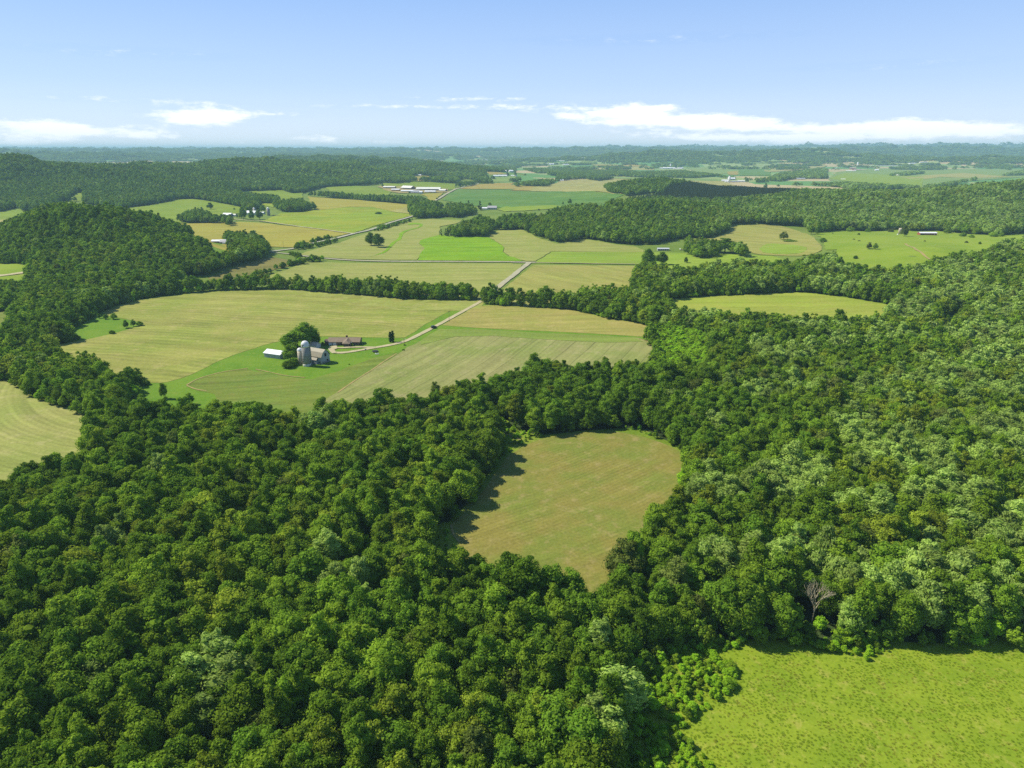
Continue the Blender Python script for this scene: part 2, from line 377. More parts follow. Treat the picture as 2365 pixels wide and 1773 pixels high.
M = {
 'bark': plain_mat('bark', (.12,.10,.08), 0.95, 0.5, 3.0), 'dead': plain_mat('dead_wood', (.46,.40,.27), 0.9, 0.4, 2.0),
 'ground': grass_mat('ground_grass', (.115,.180,.024), (.155,.215,.034), (.130,.160,.036), 60, 2.0),
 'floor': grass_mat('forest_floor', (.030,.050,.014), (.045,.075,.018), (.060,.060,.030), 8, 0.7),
 'lawn': grass_mat('lawn_grass', (.098,.200,.012), (.132,.228,.017), (.165,.225,.028), 18, 1.2, 0.8),
 'meadow': grass_mat('meadow_grass', (.115,.185,.014), (.175,.235,.024), (.220,.245,.048), 30, 1.3),
 'corner': grass_mat('corner_grass', (.165,.245,.014), (.215,.285,.020), (.280,.290,.050), 16, 0.8, 0.7),
 'pasture': grass_mat('pasture_grass', (.165,.250,.016), (.205,.280,.024), (.235,.275,.048), 70, 1.6, 0.7),
 'verge': grass_mat('verge_grass', (.120,.175,.024), (.160,.200,.036), (.200,.205,.064), 14, 1.2),
 'gravel': plain_mat('gravel', (.44,.385,.225), 0.95, 0.25, 0.35, (.33,.30,.16)), 'road': plain_mat('road_gravel', (.38,.355,.235), 0.95, 0.2, 0.2, (.30,.285,.18)),
 'asphalt': plain_mat('road_asphalt', (.37,.355,.27), 0.9, 0.2, 0.1, (.30,.295,.215)), 'dirt': plain_mat('bare_dirt', (.33,.25,.09), 0.95, 0.3, 0.25, (.21,.21,.06)),
 'white_metal': sheet_mat('white_metal', (.78,.80,.82), (.66,.68,.70)), 'cream_metal': sheet_mat('cream_metal', (.74,.74,.66), (.60,.60,.52)),
 'grey_metal': sheet_mat('grey_metal', (.50,.53,.56), (.40,.43,.46)), 'red': sheet_mat('red_board', (.30,.075,.055), (.22,.06,.05)),
 'brown_board': sheet_mat('brown_board', (.17,.10,.075), (.12,.07,.05)), 'white_board': sheet_mat('white_board', (.66,.66,.62), (.50,.50,.46)),
 'grey_board': sheet_mat('grey_board', (.40,.42,.42), (.27,.28,.28)), 'old_shingle': sheet_mat('old_shingle', (.235,.21,.135), (.165,.145,.10), 0.6, 1),
 'brown_shingle': sheet_mat('brown_shingle', (.215,.158,.100), (.165,.120,.075), 0.5, 1), 'grey_shingle': sheet_mat('grey_shingle', (.42,.41,.42), (.33,.32,.33), 0.5, 1),
 'rust_roof': sheet_mat('rust_roof', (.48,.36,.27), (.40,.40,.36)), 'stone': plain_mat('field_stone', (.26,.25,.22), 0.9, 0.5, 1.4),
 'stave': sheet_mat('silo_stave', (.27,.26,.24), (.17,.165,.15), 0.75, 2), 'cream_stave': sheet_mat('cream_stave', (.50,.45,.33), (.36,.31,.22), 0.75, 2),
 'dome': plain_mat('silo_dome', (.72,.73,.72), 0.45, 0.2, 0.8), 'lime': plain_mat('silo_lime', (.62,.61,.54), 0.9, 0.2, 1.0), 'brick': sheet_mat('house_brick', (.20,.115,.085), (.15,.085,.065), 0.4, 2),
 'dark': plain_mat('dark_opening', (.015,.015,.016), 0.9, 0.2), 'glass': plain_mat('window_glass', (.04,.05,.06), 0.15, 0.2, 1.0, None, 0.5),
 'door_white': plain_mat('white_door', (.62,.61,.60), 0.6, 0.1), 'black_paint': plain_mat('black_paint', (.008,.009,.012), 0.25, 0.1, 1, None, 0.6),
 'rubber': plain_mat('rubber', (.02,.02,.02), 0.9), 'chrome': plain_mat('wheel_rim', (.45,.45,.46), 0.35), 'lamp': plain_mat('lamp_glass', (.6,.1,.08), 0.3),
 'wood': plain_mat('pole_wood', (.20,.16,.12), 0.9, 0.3, 2), 'plastic': plain_mat('white_plastic', (.78,.78,.76), 0.5, 0.1), 'mat_black': plain_mat('trampoline_mat', (.03,.035,.04), 0.9, 0.2),
 'chimney': plain_mat('chimney_brick', (.10,.055,.045), 0.9, 0.3, 3), 'steel': plain_mat('galvanised_steel', (.42,.44,.45), 0.45, 0.2), 'cow': plain_mat('cow_hide', (.012,.011,.010), 0.8, 0.2),
}
FIELD = {
 'clearing': crop_mat('crop_clearing', (.210,.188,.042), (.158,.190,.032), (.280,.236,.086), 24, (-190, 520), 1.9, .26, 4, 0.9, 0.0, 0.3),
 'pale_left': crop_mat('crop_pale_left', (.270,.275,.080), (.225,.262,.060), (.335,.320,.125), 40, (-150, 420), 3.0, .28, 5, 1.2),
 'pale_big': crop_mat('crop_pale_big', (.250,.255,.058), (.205,.240,.042), (.315,.285,.095), 55, (-900, -2600), 6.5, .34, 14, 1.6),
 'tan_right': crop_mat('crop_tan_right', (.285,.255,.068), (.240,.250,.052), (.330,.280,.095), 50, (300, -4000), 4.0, .16, 6, 1.6),
 'grey_green': crop_mat('crop_grey_green', (.245,.245,.085), (.190,.225,.056), (.285,.265,.115), 46, (-2600, 1500), 3.2, .22, 5, 1.3, 13.0),
 'olive': crop_mat('crop_olive', (0.122,0.184,0.027), (0.147,0.188,0.028), (0.177,0.188,0.044), 30, (-330, 1200), 2.4, .45, 5, 1.1),
 'headland': crop_mat('crop_headland', (0.159,0.223,0.036), (0.181,0.235,0.041), (0.199,0.227,0.055), 40, (0, -5000), 4, .15, 5, 1.5),
 'hay': crop_mat('crop_hay', (0.255,0.270,0.068), (0.229,0.262,0.055), (0.295,0.282,0.090), 60, (200, -5000), 5.5, .2, 10, 2.0),
 'hay_gold': crop_mat('crop_hay_gold', (0.265,0.258,0.063), (0.243,0.258,0.055), (0.295,0.266,0.077), 60, (-5000, -3000), 6, .16, 8, 2.0),
 'brown': crop_mat('crop_brown', (0.184,0.168,0.046), (0.162,0.157,0.041), (0.199,0.176,0.058), 40, (3000, -2000), 4, .22, 6, 1.6),
 'vivid': crop_mat('crop_vivid', (.140,.275,.005), (.165,.295,.006), (.200,.300,.012), 60, (0, -5000), 7, .10, 8, 2.0),
 'lime': crop_mat('crop_lime', (0.184,0.282,0.024), (0.203,0.282,0.030), (0.229,0.282,0.046), 60, (0, -5000), 7, .10, 8, 2.0),
 'roll': crop_mat('crop_roll', (0.195,0.270,0.017), (0.243,0.278,0.022), (0.159,0.255,0.014), 110, (-700, 2600), 16, .12, 40, 3.0),
 'gold': crop_mat('crop_gold', (0.287,0.258,0.038), (0.273,0.262,0.038), (0.295,0.242,0.046), 90, (0, -5000), 9, .10, 12, 3.0),
 'ochre': crop_mat('crop_ochre', (0.280,0.242,0.052), (0.295,0.227,0.049), (0.309,0.258,0.065), 120, (0, -5000), 12, .10, 12, 4.0),
 'meadow_far': crop_mat('crop_meadow_far', (.150,.225,.016), (.180,.245,.018), (.200,.235,.030), 120, (0, -5000), 12, .12, 30, 3.0),
 'corn': crop_mat('crop_corn', (.080,.175,.026), (.110,.195,.032), (.125,.195,.040), 160, (0, -5000), 18, .16, 30, 4.0),
 'tan_far': crop_mat('crop_tan_far', (0.295,0.274,0.082), (0.273,0.274,0.077), (0.309,0.274,0.104), 220, (1500, 2200), 22, .14, 50, 5.0),
 'green_far': crop_mat('crop_green_far', (0.155,0.242,0.052), (0.184,0.251,0.060), (0.221,0.251,0.077), 250, (0, -9000), 30, .1, 60, 6.0),
 'crescent': crop_mat('crop_crescent', (0.258,0.293,0.044), (0.236,0.293,0.036), (0.280,0.278,0.060), 45, (200, 2500), 5, .16, 8, 1.6),
}
# distant farmland: a patchwork of strip fields
def farmland_mat():
    m, n, b, pos = base_mat('farmland', 0.95, 0.1)
    mp = n.new('ShaderNodeMapping'); n.l.new(pos, mp.inputs[0]); mp.inputs['Scale'].default_value = (1 / 620, 1 / 430, 0.0); mp.inputs['Rotation'].default_value = (0, 0, 0.12)
    vo = n.new('ShaderNodeTexVoronoi', distance='CHEBYCHEV', voronoi_dimensions='2D'); n.l.new(mp.outputs[0], vo.inputs['Vector']); vo.inputs['Scale'].default_value = 1.0; vo.inputs['Randomness'].default_value = 0.75
    s_ = n.new('ShaderNodeSeparateColor'); n.l.new(vo.outputs['Color'], s_.inputs[0])
    c = n.mix(s_.outputs[0], C4((.170,.290,.075)), C4((.300,.330,.120)))
    c = n.mix(n.ramp(s_.outputs[1], 0.68, 0.72), c, C4((.400,.330,.170))); c = n.mix(n.ramp(s_.outputs[2], 0.72, 0.76), c, C4((.110,.240,.060)))
    fin = n.noise(pos, 1 / 45, 4, 0.7)
    vv = n.new('ShaderNodeVectorMath', operation='SCALE'); n.l.new(c, vv.inputs[0]); n.put(vv.inputs[3], n.m('MULTIPLY_ADD', fin, 0.5, 0.75))
    n.l.new(vv.outputs[0], b.inputs['Base Color'])
    return m
M['farmland'] = farmland_mat()

# ------------------------------------------------------------------ ground
front = np.radians(np.linspace(-52, 52, 620)); back = np.radians(np.linspace(52, 308, 64))[1:-1]
azs = np.concatenate([front, back]); rs = np.concatenate([[3.0, 20.0], np.geomspace(50, 28000, 430)])
AA, RR = np.meshgrid(azs, rs); gx = (np.sin(AA) * RR).ravel(); gy = (np.cos(AA) * RR).ravel()
gz = terrain(gx, gy); na, nr = len(azs), len(rs)
i0 = (np.arange(nr - 1)[:, None] * na + np.arange(na)[None, :]).ravel(); i1 = (np.arange(nr - 1)[:, None] * na + (np.arange(na)[None, :] + 1) % na).ravel()
gf = np.stack([i0, i0 + na, i1 + na, i1], 1)
ground = mesh_obj('ground', np.stack([gx, gy, gz], 1), gf.tolist() + [tuple(range(na))], M['ground'], smooth=True)
ground.data.polygons[len(ground.data.polygons) - 1].use_smooth = False
for p in (ground.data.polygons[0], ground.data.polygons[-1]):
    if p.normal.z < 0:
        ground.data.flip_normals(); break
tag(ground, kind='structure')

# outlines of open land (no trees) -----------------------------------------------------
FARM = '''C1 370,575 540,590t 620,620t 760,620t 810,640t 830,740t 960,750t 1060,780t 1110,860 1030,900 1000,1010t 1100,1000t 1300,1020t 1480,1040t 1600,985t 1780,980t 1900,1000t
 C2 0,1000t 150,1010t 200,1090t 440,1080t 680,990t 850,965t 960,990t 1150,920t 1350,950t 1480,990t 1560,890t 1900,820t 2050,760t C3 0,710t 370,660t 700,675t 1050,655t 1230,670t
 1250,630 1180,550 1190,500 1310,440 1050,380 800,340 550,280 300,260 C2 2212,245 1970,235 1945,195 1870,197 1300,185 900,155 600,130 250,100 C1 2163,105 1800,110 1480,140 1160,180 960,240 830,290 730,345 530,465 590,540'''
OPEN = {
 'farm': FARM,
 'left_field': 'C1 -500,850 0,845 90,860 170,900 250,970 400,1030 560,1070 700,1110 770,1200 760,1290 700,1330t 600,1380t 480,1400t 370,1440t 240,1470t 70,1540t 0,1600t -500,1800t',
 'left_gap': 'C1 -300,275 100,280 200,292 120,330 60,380t -300,420t',
 'clearing': 'D2 670,735 700,690 760,640 860,540 900,440 960,340 980,260 900,70 1010,90 1080,150 1200,200 1290,195 1480,170 1650,160 1820,150 1920,190 2000,235 2105,270 D3 60,120 80,160 D2 2105,480t 1960,570t 1830,680t 1720,770t 1700,900t 1660,960t 1540,1040t 1420,980t 1250,940t 1060,890t 940,940t 850,890t 740,870t 650,890t 520,850t 560,780 640,720',
 'left_grass': 'D2 60,870t 110,820 200,810 240,840 150,890t',
 'corner': 'D3 -330,1530 -260,1450 -110,1370 60,1312 300,1318 560,1322 900,1330 1300,1322 1600,1345 1850,1340 2050,1310 2212,1265 2700,1180 W:150,60 W:8,60',
 'crescent': 'C3 1300,195 1500,172 1700,158 2212,133 C4 0,130 300,122 540,145 800,182 1000,215 1110,250 1000,270t 860,285t 640,280t 420,292t 200,280t 0,262t C3 2050,250t 1900,262t 1600,240t 1400,215t',
 'left_patch': 'B1 -400,650 0,652 180,660 275,668 280,740 200,760t 40,780t -400,800t',
 'yard': 'B1 1740,480 1830,480 1960,480 1975,515t 1900,530t 1840,540t 1780,530t 1740,505',
 'thicket': 'C3 1180,520 1190,470 1310,440 1480,458 1600,485 1710,540 1700,690t 1400,690t 1230,665t 1250,630',
 'arrow': 'C4 1500,310 1620,305 1680,320 1560,335t 1420,325t',
}
OPEN = {k: outline(v) for k, v in OPEN.items()}
NEAR = outline('''W:-760,30 Y:-600,500 Y:-600,1020 Y:-300,1060 Y:0,1100 Y:150,1120 Y:300,1050 Y:420,960 B1 1540,350t 1780,430t 1940,448 2080,458 2212,482 B2 60,505 105,545 100,605 0,640 B1 1950,690 1780,765 1600,775
 C1 1440,120 2163,80 C2 600,105 1300,150 1900,180 2060,60t 2212,60t C3 0,100t 160,80t 330,80t 500,95t 640,60t 820,30t 900,60t 1010,40t B3 1040,800t 1060,700t 1100,620t 1150,600t 1330,640t 1340,670t 1480,660t 1720,630t 1950,595t 2212,605t
 B4 230,615t 440,550t 600,530t 680,640t 900,655t 1330,645t 1500,575t 1900,495t 2080,440t 2212,415t Y:2800,900 W:760,30''')
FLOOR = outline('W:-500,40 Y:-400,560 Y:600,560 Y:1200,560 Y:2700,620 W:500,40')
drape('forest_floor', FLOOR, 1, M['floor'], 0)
SHEET = {'farm': 'lawn', 'left_field': 'meadow', 'left_gap': 'verge', 'clearing': 'meadow', 'left_grass': 'lawn', 'corner': 'corner', 'crescent': 'meadow', 'left_patch': 'pasture', 'yard': 'lawn', 'thicket': 'lawn', 'arrow': 'lawn'}
for k, v in OPEN.items(): drape('grassland', v, 2, M[SHEET[k]], 1)

FIELDS = [   # outline, material, level, rounding
 ('D2 690,735 730,700 800,620 900,520 960,420 1020,340 1090,285 1200,235 1290,208 1480,182 1650,177 1800,192 1960,240 2060,285 D3 20,130 40,200 D2 2105,480 1960,570t 1830,680t 1720,770t 1700,900t 1660,970t 1540,1050t 1420,985t 1250,940t 1060,890t 940,940t 850,890t 735,850 700,790', 'clearing', 3, 2),
 ('C1 -500,855 0,855 90,870 170,915 240,985 380,1045 540,1090 670,1130 730,1190 725,1270 690,1330 600,1385t 480,1405t 370,1445t 240,1475t 70,1545t 0,1600t -500,1800t', 'pale_left', 3, 1),
 ('C1 845,295 960,248 1160,188 1480,148 1800,116 2163,110 C2 250,106 600,136 900,162 1300,192 1800,204 1700,270 1500,370 1300,500 1270,522 1000,516 750,512 560,505 400,520 200,545 0,605 C1 2163,585 1900,660 1650,790 1440,868 1300,885 1160,862 1060,780t 960,745t 820,700t 760,615t 620,615t 540,590t 380,582 590,545 900,485 1100,428 1180,405 1190,380 1000,345 880,320', 'pale_big', 3, 1),
 ('C2 1590,412 1740,325 1890,250 1990,240 2212,248 C3 300,264 550,288 800,346 1050,388 1300,444 1180,512 1080,508 700,482 300,462 C2 2212,452 1900,435', 'tan_right', 3, 0),
 ('C2 1560,445 1900,447 2212,463 C3 300,478 700,497 1080,520 1170,545 1240,625 1230,670t 1050,655t 700,675t 370,660t 0,710t C2 2050,760t 1900,820t 1560,890t 1480,990t 1350,950t 1150,920t 960,990t 850,965t 690,990t 500,1105 690,985 1000,790 1180,680 1290,600 1400,545', 'grey_green', 3, 0),
 ('C2 1560,447 1900,449 2212,465 C3 300,480 700,499 1060,522 1130,550 800,560 500,545 0,515 C2 2000,500 1700,510 1480,560 1400,580 1400,545', 'headland', 4, 0),
 ('C1 1555,905 1650,845 1850,793 2050,765 2163,795 C2 0,790 150,825 300,855 480,872 700,800 1000,690 1240,636 1290,600 1180,680 1000,790 690,985 500,1105 440,1085t 200,1090t 150,1010t 0,1000t C1 1900,1000t 1780,975 1650,945', 'olive', 3, 0),
 ('B2 30,795 200,735 440,652 620,650 1200,655 2212,658 B3 0,662 95,668 60,720 0,770 B2 2150,800 2050,850 1900,910t 1200,900t 800,860t 600,800t 300,800t', 'hay', 3, 0),
 ('B3 195,672 600,674 1060,680 1050,800 1000,850t 880,890t 500,900t 200,890t 0,880t -60,870 0,825 100,740', 'hay_gold', 3, 0),
 ('B2 0,765 200,700 420,655 330,640 150,605 60,615 0,640 B1 2000,690 1780,785 1800,805 2212,745', 'brown', 3, 0),
 ('B2 350,583 500,540 690,487 930,405 1150,340 1345,292 1500,280 1760,290 1700,320 1570,345 1565,420 1410,465 1398,490 1440,530 1400,580 1378,628 900,624 600,608', 'hay', 3, 0),
 ('B2 945,606 1020,590 1090,560 1140,510 1150,485 1210,455 1225,400 1290,375 1410,345 1380,325 1290,335 1330,310 1420,318 1430,350 1260,392 1252,450 1180,490 1140,540 1080,580', 'vivid', 4, 1),
 ('B2 1398,466 1570,415 1700,430 1980,440 2050,475 2125,525 2105,560 2150,595 2212,610 B3 100,640 B2 1378,633 1400,580 1438,530 1400,490', 'vivid', 4, 0),
 ('B2 1985,432 2030,400 2060,380 2212,376 B3 90,372 240,445 390,490 610,450 750,470 900,498 1060,515 1140,548 1140,560 350,556 205,640 130,640 0,600 B2 2155,590 2110,560 2130,525 2050,470', 'hay', 3, 0),
 ('B3 355,560 1140,562 1600,572 1800,575 2100,592 2212,598 B4 110,610 230,640 B3 1950,610t 1720,640t 1480,660t 1340,665t 1330,640t 1090,664 600,660 210,648', 'lime', 4, 0),
 ('B3 1870,332 2212,328 B4 0,333 200,345 330,395 440,440 500,520 480,555 400,588 280,597 0,590 B3 2050,572 2000,540 1900,460 1500,466 1490,445 1700,450 1840,400', 'hay_gold', 3, 1),
 ('B4 -60,560 0,495 100,490 300,505 380,530 330,570 150,585', 'lime', 4, 1),
 ('B4 480,385 680,378 870,388 1130,375 1300,388 1480,384 1650,405 2000,425 2212,402 2212,440t 1900,500t 1500,580t 1330,650t 900,660t 680,645t 610,540 520,545 500,460 420,400', 'pasture', 3, 0),
 ('C3 1310,198 1500,178 1700,164 2212,140 C4 0,137 300,130 540,153 800,190 1000,226 1080,250 960,270t 860,285t 640,280t 420,292t 200,280t 0,262t C3 2050,250t 1900,262t 1600,240t 1400,212t', 'crescent', 3, 0),
 ('B1 1520,322 1700,318 1900,302 2212,312 B2 0,308 250,335 450,354 800,404 560,458 340,522 110,514 B1 2212,490t 2080,475t 1950,475t 1800,410t 1550,370t', 'gold', 3, 0),
 ('B2 30,300 100,285 220,228 400,222 510,192 500,180 445,100 900,125 1310,160 1310,245 1330,252 1150,300 1000,340 830,402 450,350', 'roll', 3, 0),
 ('B2 440,90 900,122 1310,158 1310,232 1150,215 1000,180 800,178 520,205', 'gold', 4, 0),
 ('B2 1140,215 1310,178 1310,235 1200,225', 'tan_far', 5, 0),
 ('B1 1040,195 1350,152 1500,117 1640,112 1800,132 2060,182 2110,225 2000,235 1900,280 1560,315 1480,310 1250,280', 'meadow_far', 3, 0),
 ('B1 590,125 600,90 640,62 715,60 715,125 640,130', 'meadow_far', 3, 0),
 ('B1 -400,245 0,222 160,185 200,218 350,228 330,260t 200,290t 0,320t -400,340t', 'meadow_far', 3, 0),
 ('B1 -400,300 0,290 200,268 330,262t 200,290t 0,320t -400,340t', 'tan_far', 4, 0),
 ('A1 1990,862 2100,855 2212,850 A2 0,858 220,845 300,870 400,870 390,890t 200,905t 0,890', 'meadow_far', 3, 0),
 ('B2 0,105 110,110 170,130 150,180 60,165 0,130', 'roll', 3, 0),
 ('A2 590,822 860,808 960,812 1060,835 1160,850 1120,870t 900,870t 700,850t', 'meadow_far', 3, 0),
 ('A2 1085,785 1200,790 1350,772 1520,780 1710,790 1700,838 1650,842 1300,830 1100,815', 'meadow_far', 3, 0),
 ('A2 1040,815 1100,808 1300,815 1640,835 1640,865 1420,868 1230,872 1100,845', 'dirt_yard', 4, 0),
 ('A2 1405,880 1600,868 1560,905 1530,935 1480,935 1460,905', 'gold', 4, 0),
 ('A2 1345,730 1420,722 1560,735 1615,752 1500,755 1380,770', 'ochre', 4, 0),
 ('A2 1720,838 2000,840 2212,838 A3 0,850 400,856 830,872 960,885 860,925 790,960t 600,960t 350,1000 100,1018 0,1020 A2 2130,1000 1900,985 1590,930 1640,880', 'corn', 3, 0),
 ('A2 2050,1010 2130,985 A3 0,990 350,975 450,985 300,1010 0,1025 A2 2130,1030', 'pasture', 4, 0),
 ('A2 1740,832 1850,800 2000,790 2212,782 A3 0,800 200,815 150,850 0,848 A2 2212,836', 'ochre', 3, 0),
 ('A3 150,850 200,815 330,800 450,770 650,752 880,738 1150,742 1400,748 1750,752 2000,795t 1800,800t 1500,800t 1350,770t 1200,790t 900,830t 810,862 400,856', 'tan_far', 3, 0),
 ('A3 800,732 1150,740 1500,742 1800,752 1800,770 1400,760 1100,752 860,745', 'green_far', 4, 0),
 ('A2 1960,690 2100,695 2140,710 2000,715', 'ochre', 3, 0), ('A2 2010,735 2212,720 2212,770 2020,775', 'green_far', 3, 0),
 ('A3 60,580 380,590 250,640 60,645', 'green_far', 3, 0), ('A3 560,660 800,640 1220,645 1220,675 900,672 600,668', 'tan_far', 3, 0), ('A3 690,632 750,628 1120,632 1200,648 800,645', 'ochre', 4, 0),
 ('A3 1480,650 1900,655 2212,640 A4 0,640 0,700 A3 2212,720 1930,715 1860,700 1700,720 1550,680', 'green_far', 3, 0),
 ('A4 0,640 480,618 540,640 480,655 100,690 0,690', 'tan_far', 4, 0), ('A3 1840,690 1930,685 1930,718 1850,715', 'ochre', 4, 0), ('A3 1940,668 2212,665 2212,725 1945,722', 'corn', 4, 0),
 ('A4 540,760 620,690 1000,660 1500,665 2212,668 2212,735 1700,770 1200,800t 800,770t', 'green_far', 3, 0), ('A4 560,750 680,700 1060,715 1360,730 1350,790t 1000,780t', 'pasture', 4, 0),
 ('A4 1150,735 1700,700 2100,735 1800,745 1500,735 1300,760', 'tan_far', 4, 0), ('A4 1100,580 1470,578 1440,605 1200,610', 'ochre', 3, 0),
]
FIELD['dirt_yard'] = M['dirt']; FIELD['pasture'] = M['pasture']
drape('farmland', outline('Y:-900,4400 Y:1000,4600 Y:1120,2650 Y:1350,2500 Y:2000,2300 Y:3100,2200 Y:3100,13500 Y:-900,13500'), 1, M['farmland'], 0)
for txt, mt, lv, rd in FIELDS:
    drape('field', outline(txt), lv, FIELD[mt], rd)

ROADS = [('gravel', 3.8, 'C2 2100,60 2050,110 1945,195 1830,260 1700,330 1520,428 1400,490 1290,545 1180,575 1000,606 850,632 740,648 670,645', 5),
 ('gravel', 2.8, 'C2 1020,602 920,600 830,600 740,606 690,605 650,625', 6),
 ('road', 6.0, 'B2 1930,975 2000,920 2100,832 2212,750 B3 60,725 110,690 160,648', 5),
 ('road', 6.5, 'B2 60,558 180,567 300,581 430,598 560,613 760,630 1000,639 1600,643 2212,645 B3 0,648 130,650 210,652', 5),
 ('gravel', 2.4, 'B3 200,653 600,660 900,664 1085,666', 6),
 ('asphalt', 6.2, 'B2 60,560 200,550 330,535 500,482 700,445 830,408 1000,370 1150,312 1350,256 1480,200', 6),
 ('road', 7.0, 'A2 1500,955 1550,925 1620,880 1700,838 1760,825 1840,805 1900,790', 5),
 ('gravel', 4.0, 'B2 830,406 560,368 300,336 60,301 B1 2150,297 2020,288 1950,275', 6),
 ('dirt', 2.6, 'B4 1200,492 1270,530 1340,575 1400,620 1420,640', 5), ('gravel', 7.0, 'B1 -200,785 40,762 150,745 280,730', 5)]
for mt, wd, txt, lv in ROADS:
    strip('road' if mt in ('road', 'asphalt') else ('path' if mt == 'dirt' else 'farm_track'), outline(txt), wd, lv, M[mt])
drape('gravel_yard', outline('E 905,430 975,405 1035,405 1040,425 985,450 1010,478 1060,500 980,506 930,490'), 5, M['gravel'], 1)
for wd, txt in ((1.3, 'C1 1555,900 1640,850 1760,815 1850,792 1960,775 2060,762'), (1.2, 'C2 0,786 120,812 250,842 420,858'), (1.4, 'C2 700,985 850,880 1000,788 1100,715 1200,655'), (1.2, 'C1 1555,905 1620,935 1720,950'), (1.2, 'C3 1090,525 1170,548 1230,600 1248,630'), (1.0,'D2 690,740 700,800 740,850'), (1.6, 'D2 960,182 1010,190 1070,205 1120,235')):
    strip('dirt_margin', outline(txt), wd * .75, 4.4, M['dirt'])

# ------------------------------------------------------------------ trees: shapes
def crown_mesh(name, seed, H, R, zb, nl, nc, cs, mat, shape='round', wind=0.0, core=1):
    r = np.random.default_rng(seed)
    zc, hz = (H + zb) / 2, (H - zb) / 2
    V, F, A = [], [], []
    n0 = 0
    ico = bmesh.new(); bmesh.ops.create_icosphere(ico, subdivisions=core, radius=1)
    iv = np.array([v.co for v in ico.verts]); fi = [[v.index for v in f.verts] for f in ico.faces]; ico.free()
    lobes = []
    for i in range(nl):
        if shape == 'cone':
            t = (i + r.random()) / nl; z = zb + (H - zb) * t; rr = R * (1 - t) ** 0.8
            a = i * 2.4 + r.random(); q = rr * (0.35 + 0.35 * r.random())
            lobes.append((np.array([q * math.cos(a), q * math.sin(a), z]), max(0.3, rr * 0.62) * (0.8 + 0.4 * r.random())))
        elif shape == 'column':
            t = (i + r.random()) / nl; z = zb + (H - zb) * t; rr = R * min(1, 2.6 * math.sin(math.pi * min(0.98, t * 0.9 + 0.06)) ** 0.7 / 2.2)
            a = i * 2.4; lobes.append((np.array([rr * .3 * math.cos(a), rr * .3 * math.sin(a), z]), rr * 0.75))
        else:
            zz = 1 - 1.55 * (i + 0.5) / nl; a = i * 2.39996 + r.random() * 0.7; s = math.sqrt(max(0, 1 - zz * zz)) if abs(zz) < 1 else 0
            k = (0.50 + 0.30 * r.random()) * (1 + 0.22 * math.sin(2 * a + seed) + 0.12 * math.sin(3 * a + 2 * seed))
            p = np.array([R * k * s * math.cos(a), R * k * s * math.sin(a), zc + hz * (0.25 + 0.55 * r.random()) * zz * 1.25])
            lobes.append((p, R * (0.20 + 0.27 * r.random())))
    if shape == 'round':
        for _ in range(max(2, nl // 9)):
            a = r.random() * 6.28; q = R * 0.45 * r.random(); lobes.append((np.array([q * math.cos(a), q * math.sin(a), H - hz * 0.12 * r.random()]), R * (0.16 + 0.12 * r.random())))
    cen = np.array([0, 0, zc - 0.25 * hz])
    for (p, lr) in lobes:
        jit = 1 + 0.25 * (r.random(len(iv)) - 0.5)
        V.append(p + iv * (lr * 0.70) * jit[:, None] * np.array([1, 1, 0.9])); F += [[n0 + k for k in f] for f in fi]; A += [0.25 + 0.2 * r.random()] * len(fi); n0 += len(iv)
        d = r.normal(size=(nc * 2, 3)); d /= np.linalg.norm(d, axis=1)[:, None]
        od = (p - cen) / (np.linalg.norm(p - cen) + 1e-6)
        d = d[(d @ od) > -0.35][:nc]
        m_ = len(d)
        pos = p + d * lr * (0.82 + 0.32 * r.random((m_, 1)))
        nn = d + r.normal(size=(m_, 3)) * 0.42; nn /= np.linalg.norm(nn, axis=1)[:, None]
        t1 = np.cross(nn, r.normal(size=(m_, 3)))
        if wind: t1 = np.cross(nn, np.cross(np.array([0.9, -0.35, 0.25]) + 0.25 * r.normal(size=(m_, 3)), nn))
        t1 /= np.linalg.norm(t1, axis=1)[:, None] + 1e-9; t2 = np.cross(nn, t1)
        sz = cs * (0.55 + 0.8 * r.random((m_, 1))); el = 1 + wind
        q = [pos + t1 * sz * el * 0.55, pos + t2 * sz * (0.30 + 0.2 * r.random((m_, 1))) / el ** 0.3, pos - t1 * sz * el * (0.4 + 0.2 * r.random((m_, 1))), pos - t2 * sz * (0.30 + 0.2 * r.random((m_, 1))) / el ** 0.3]
        V.append(np.stack(q, 1).reshape(-1, 3)); F += [[n0 + 4 * k, n0 + 4 * k + 1, n0 + 4 * k + 2, n0 + 4 * k + 3] for k in range(m_)]
        A += list(r.random(m_) ** 1.6); n0 += 4 * m_
    V = np.concatenate(V)
    me = bpy.data.meshes.new(name); me.from_pydata(V.tolist(), [], F); me.materials.append(mat)
    a = me.attributes.new('leaf', 'FLOAT', 'FACE'); a.data.foreach_set('value', np.array(A, dtype=np.float32))
    me.update()
    return me
def tube(V, F, a, b, ra, rb, n=6):
    a, b = Vector(a), Vector(b); q = (b - a).to_track_quat('Z', 'Y'); s = len(V)
    for p, r_ in ((a, ra), (b, rb)):
        for k in range(n):
            V.append(tuple(p + q @ Vector((r_ * math.cos(6.2832 * k / n), r_ * math.sin(6.2832 * k / n), 0))))
    for k in range(n): F.append((s + k, s + (k + 1) % n, s + n + (k + 1) % n, s + n + k))
    F.append(tuple(s + n + k for k in range(n)))
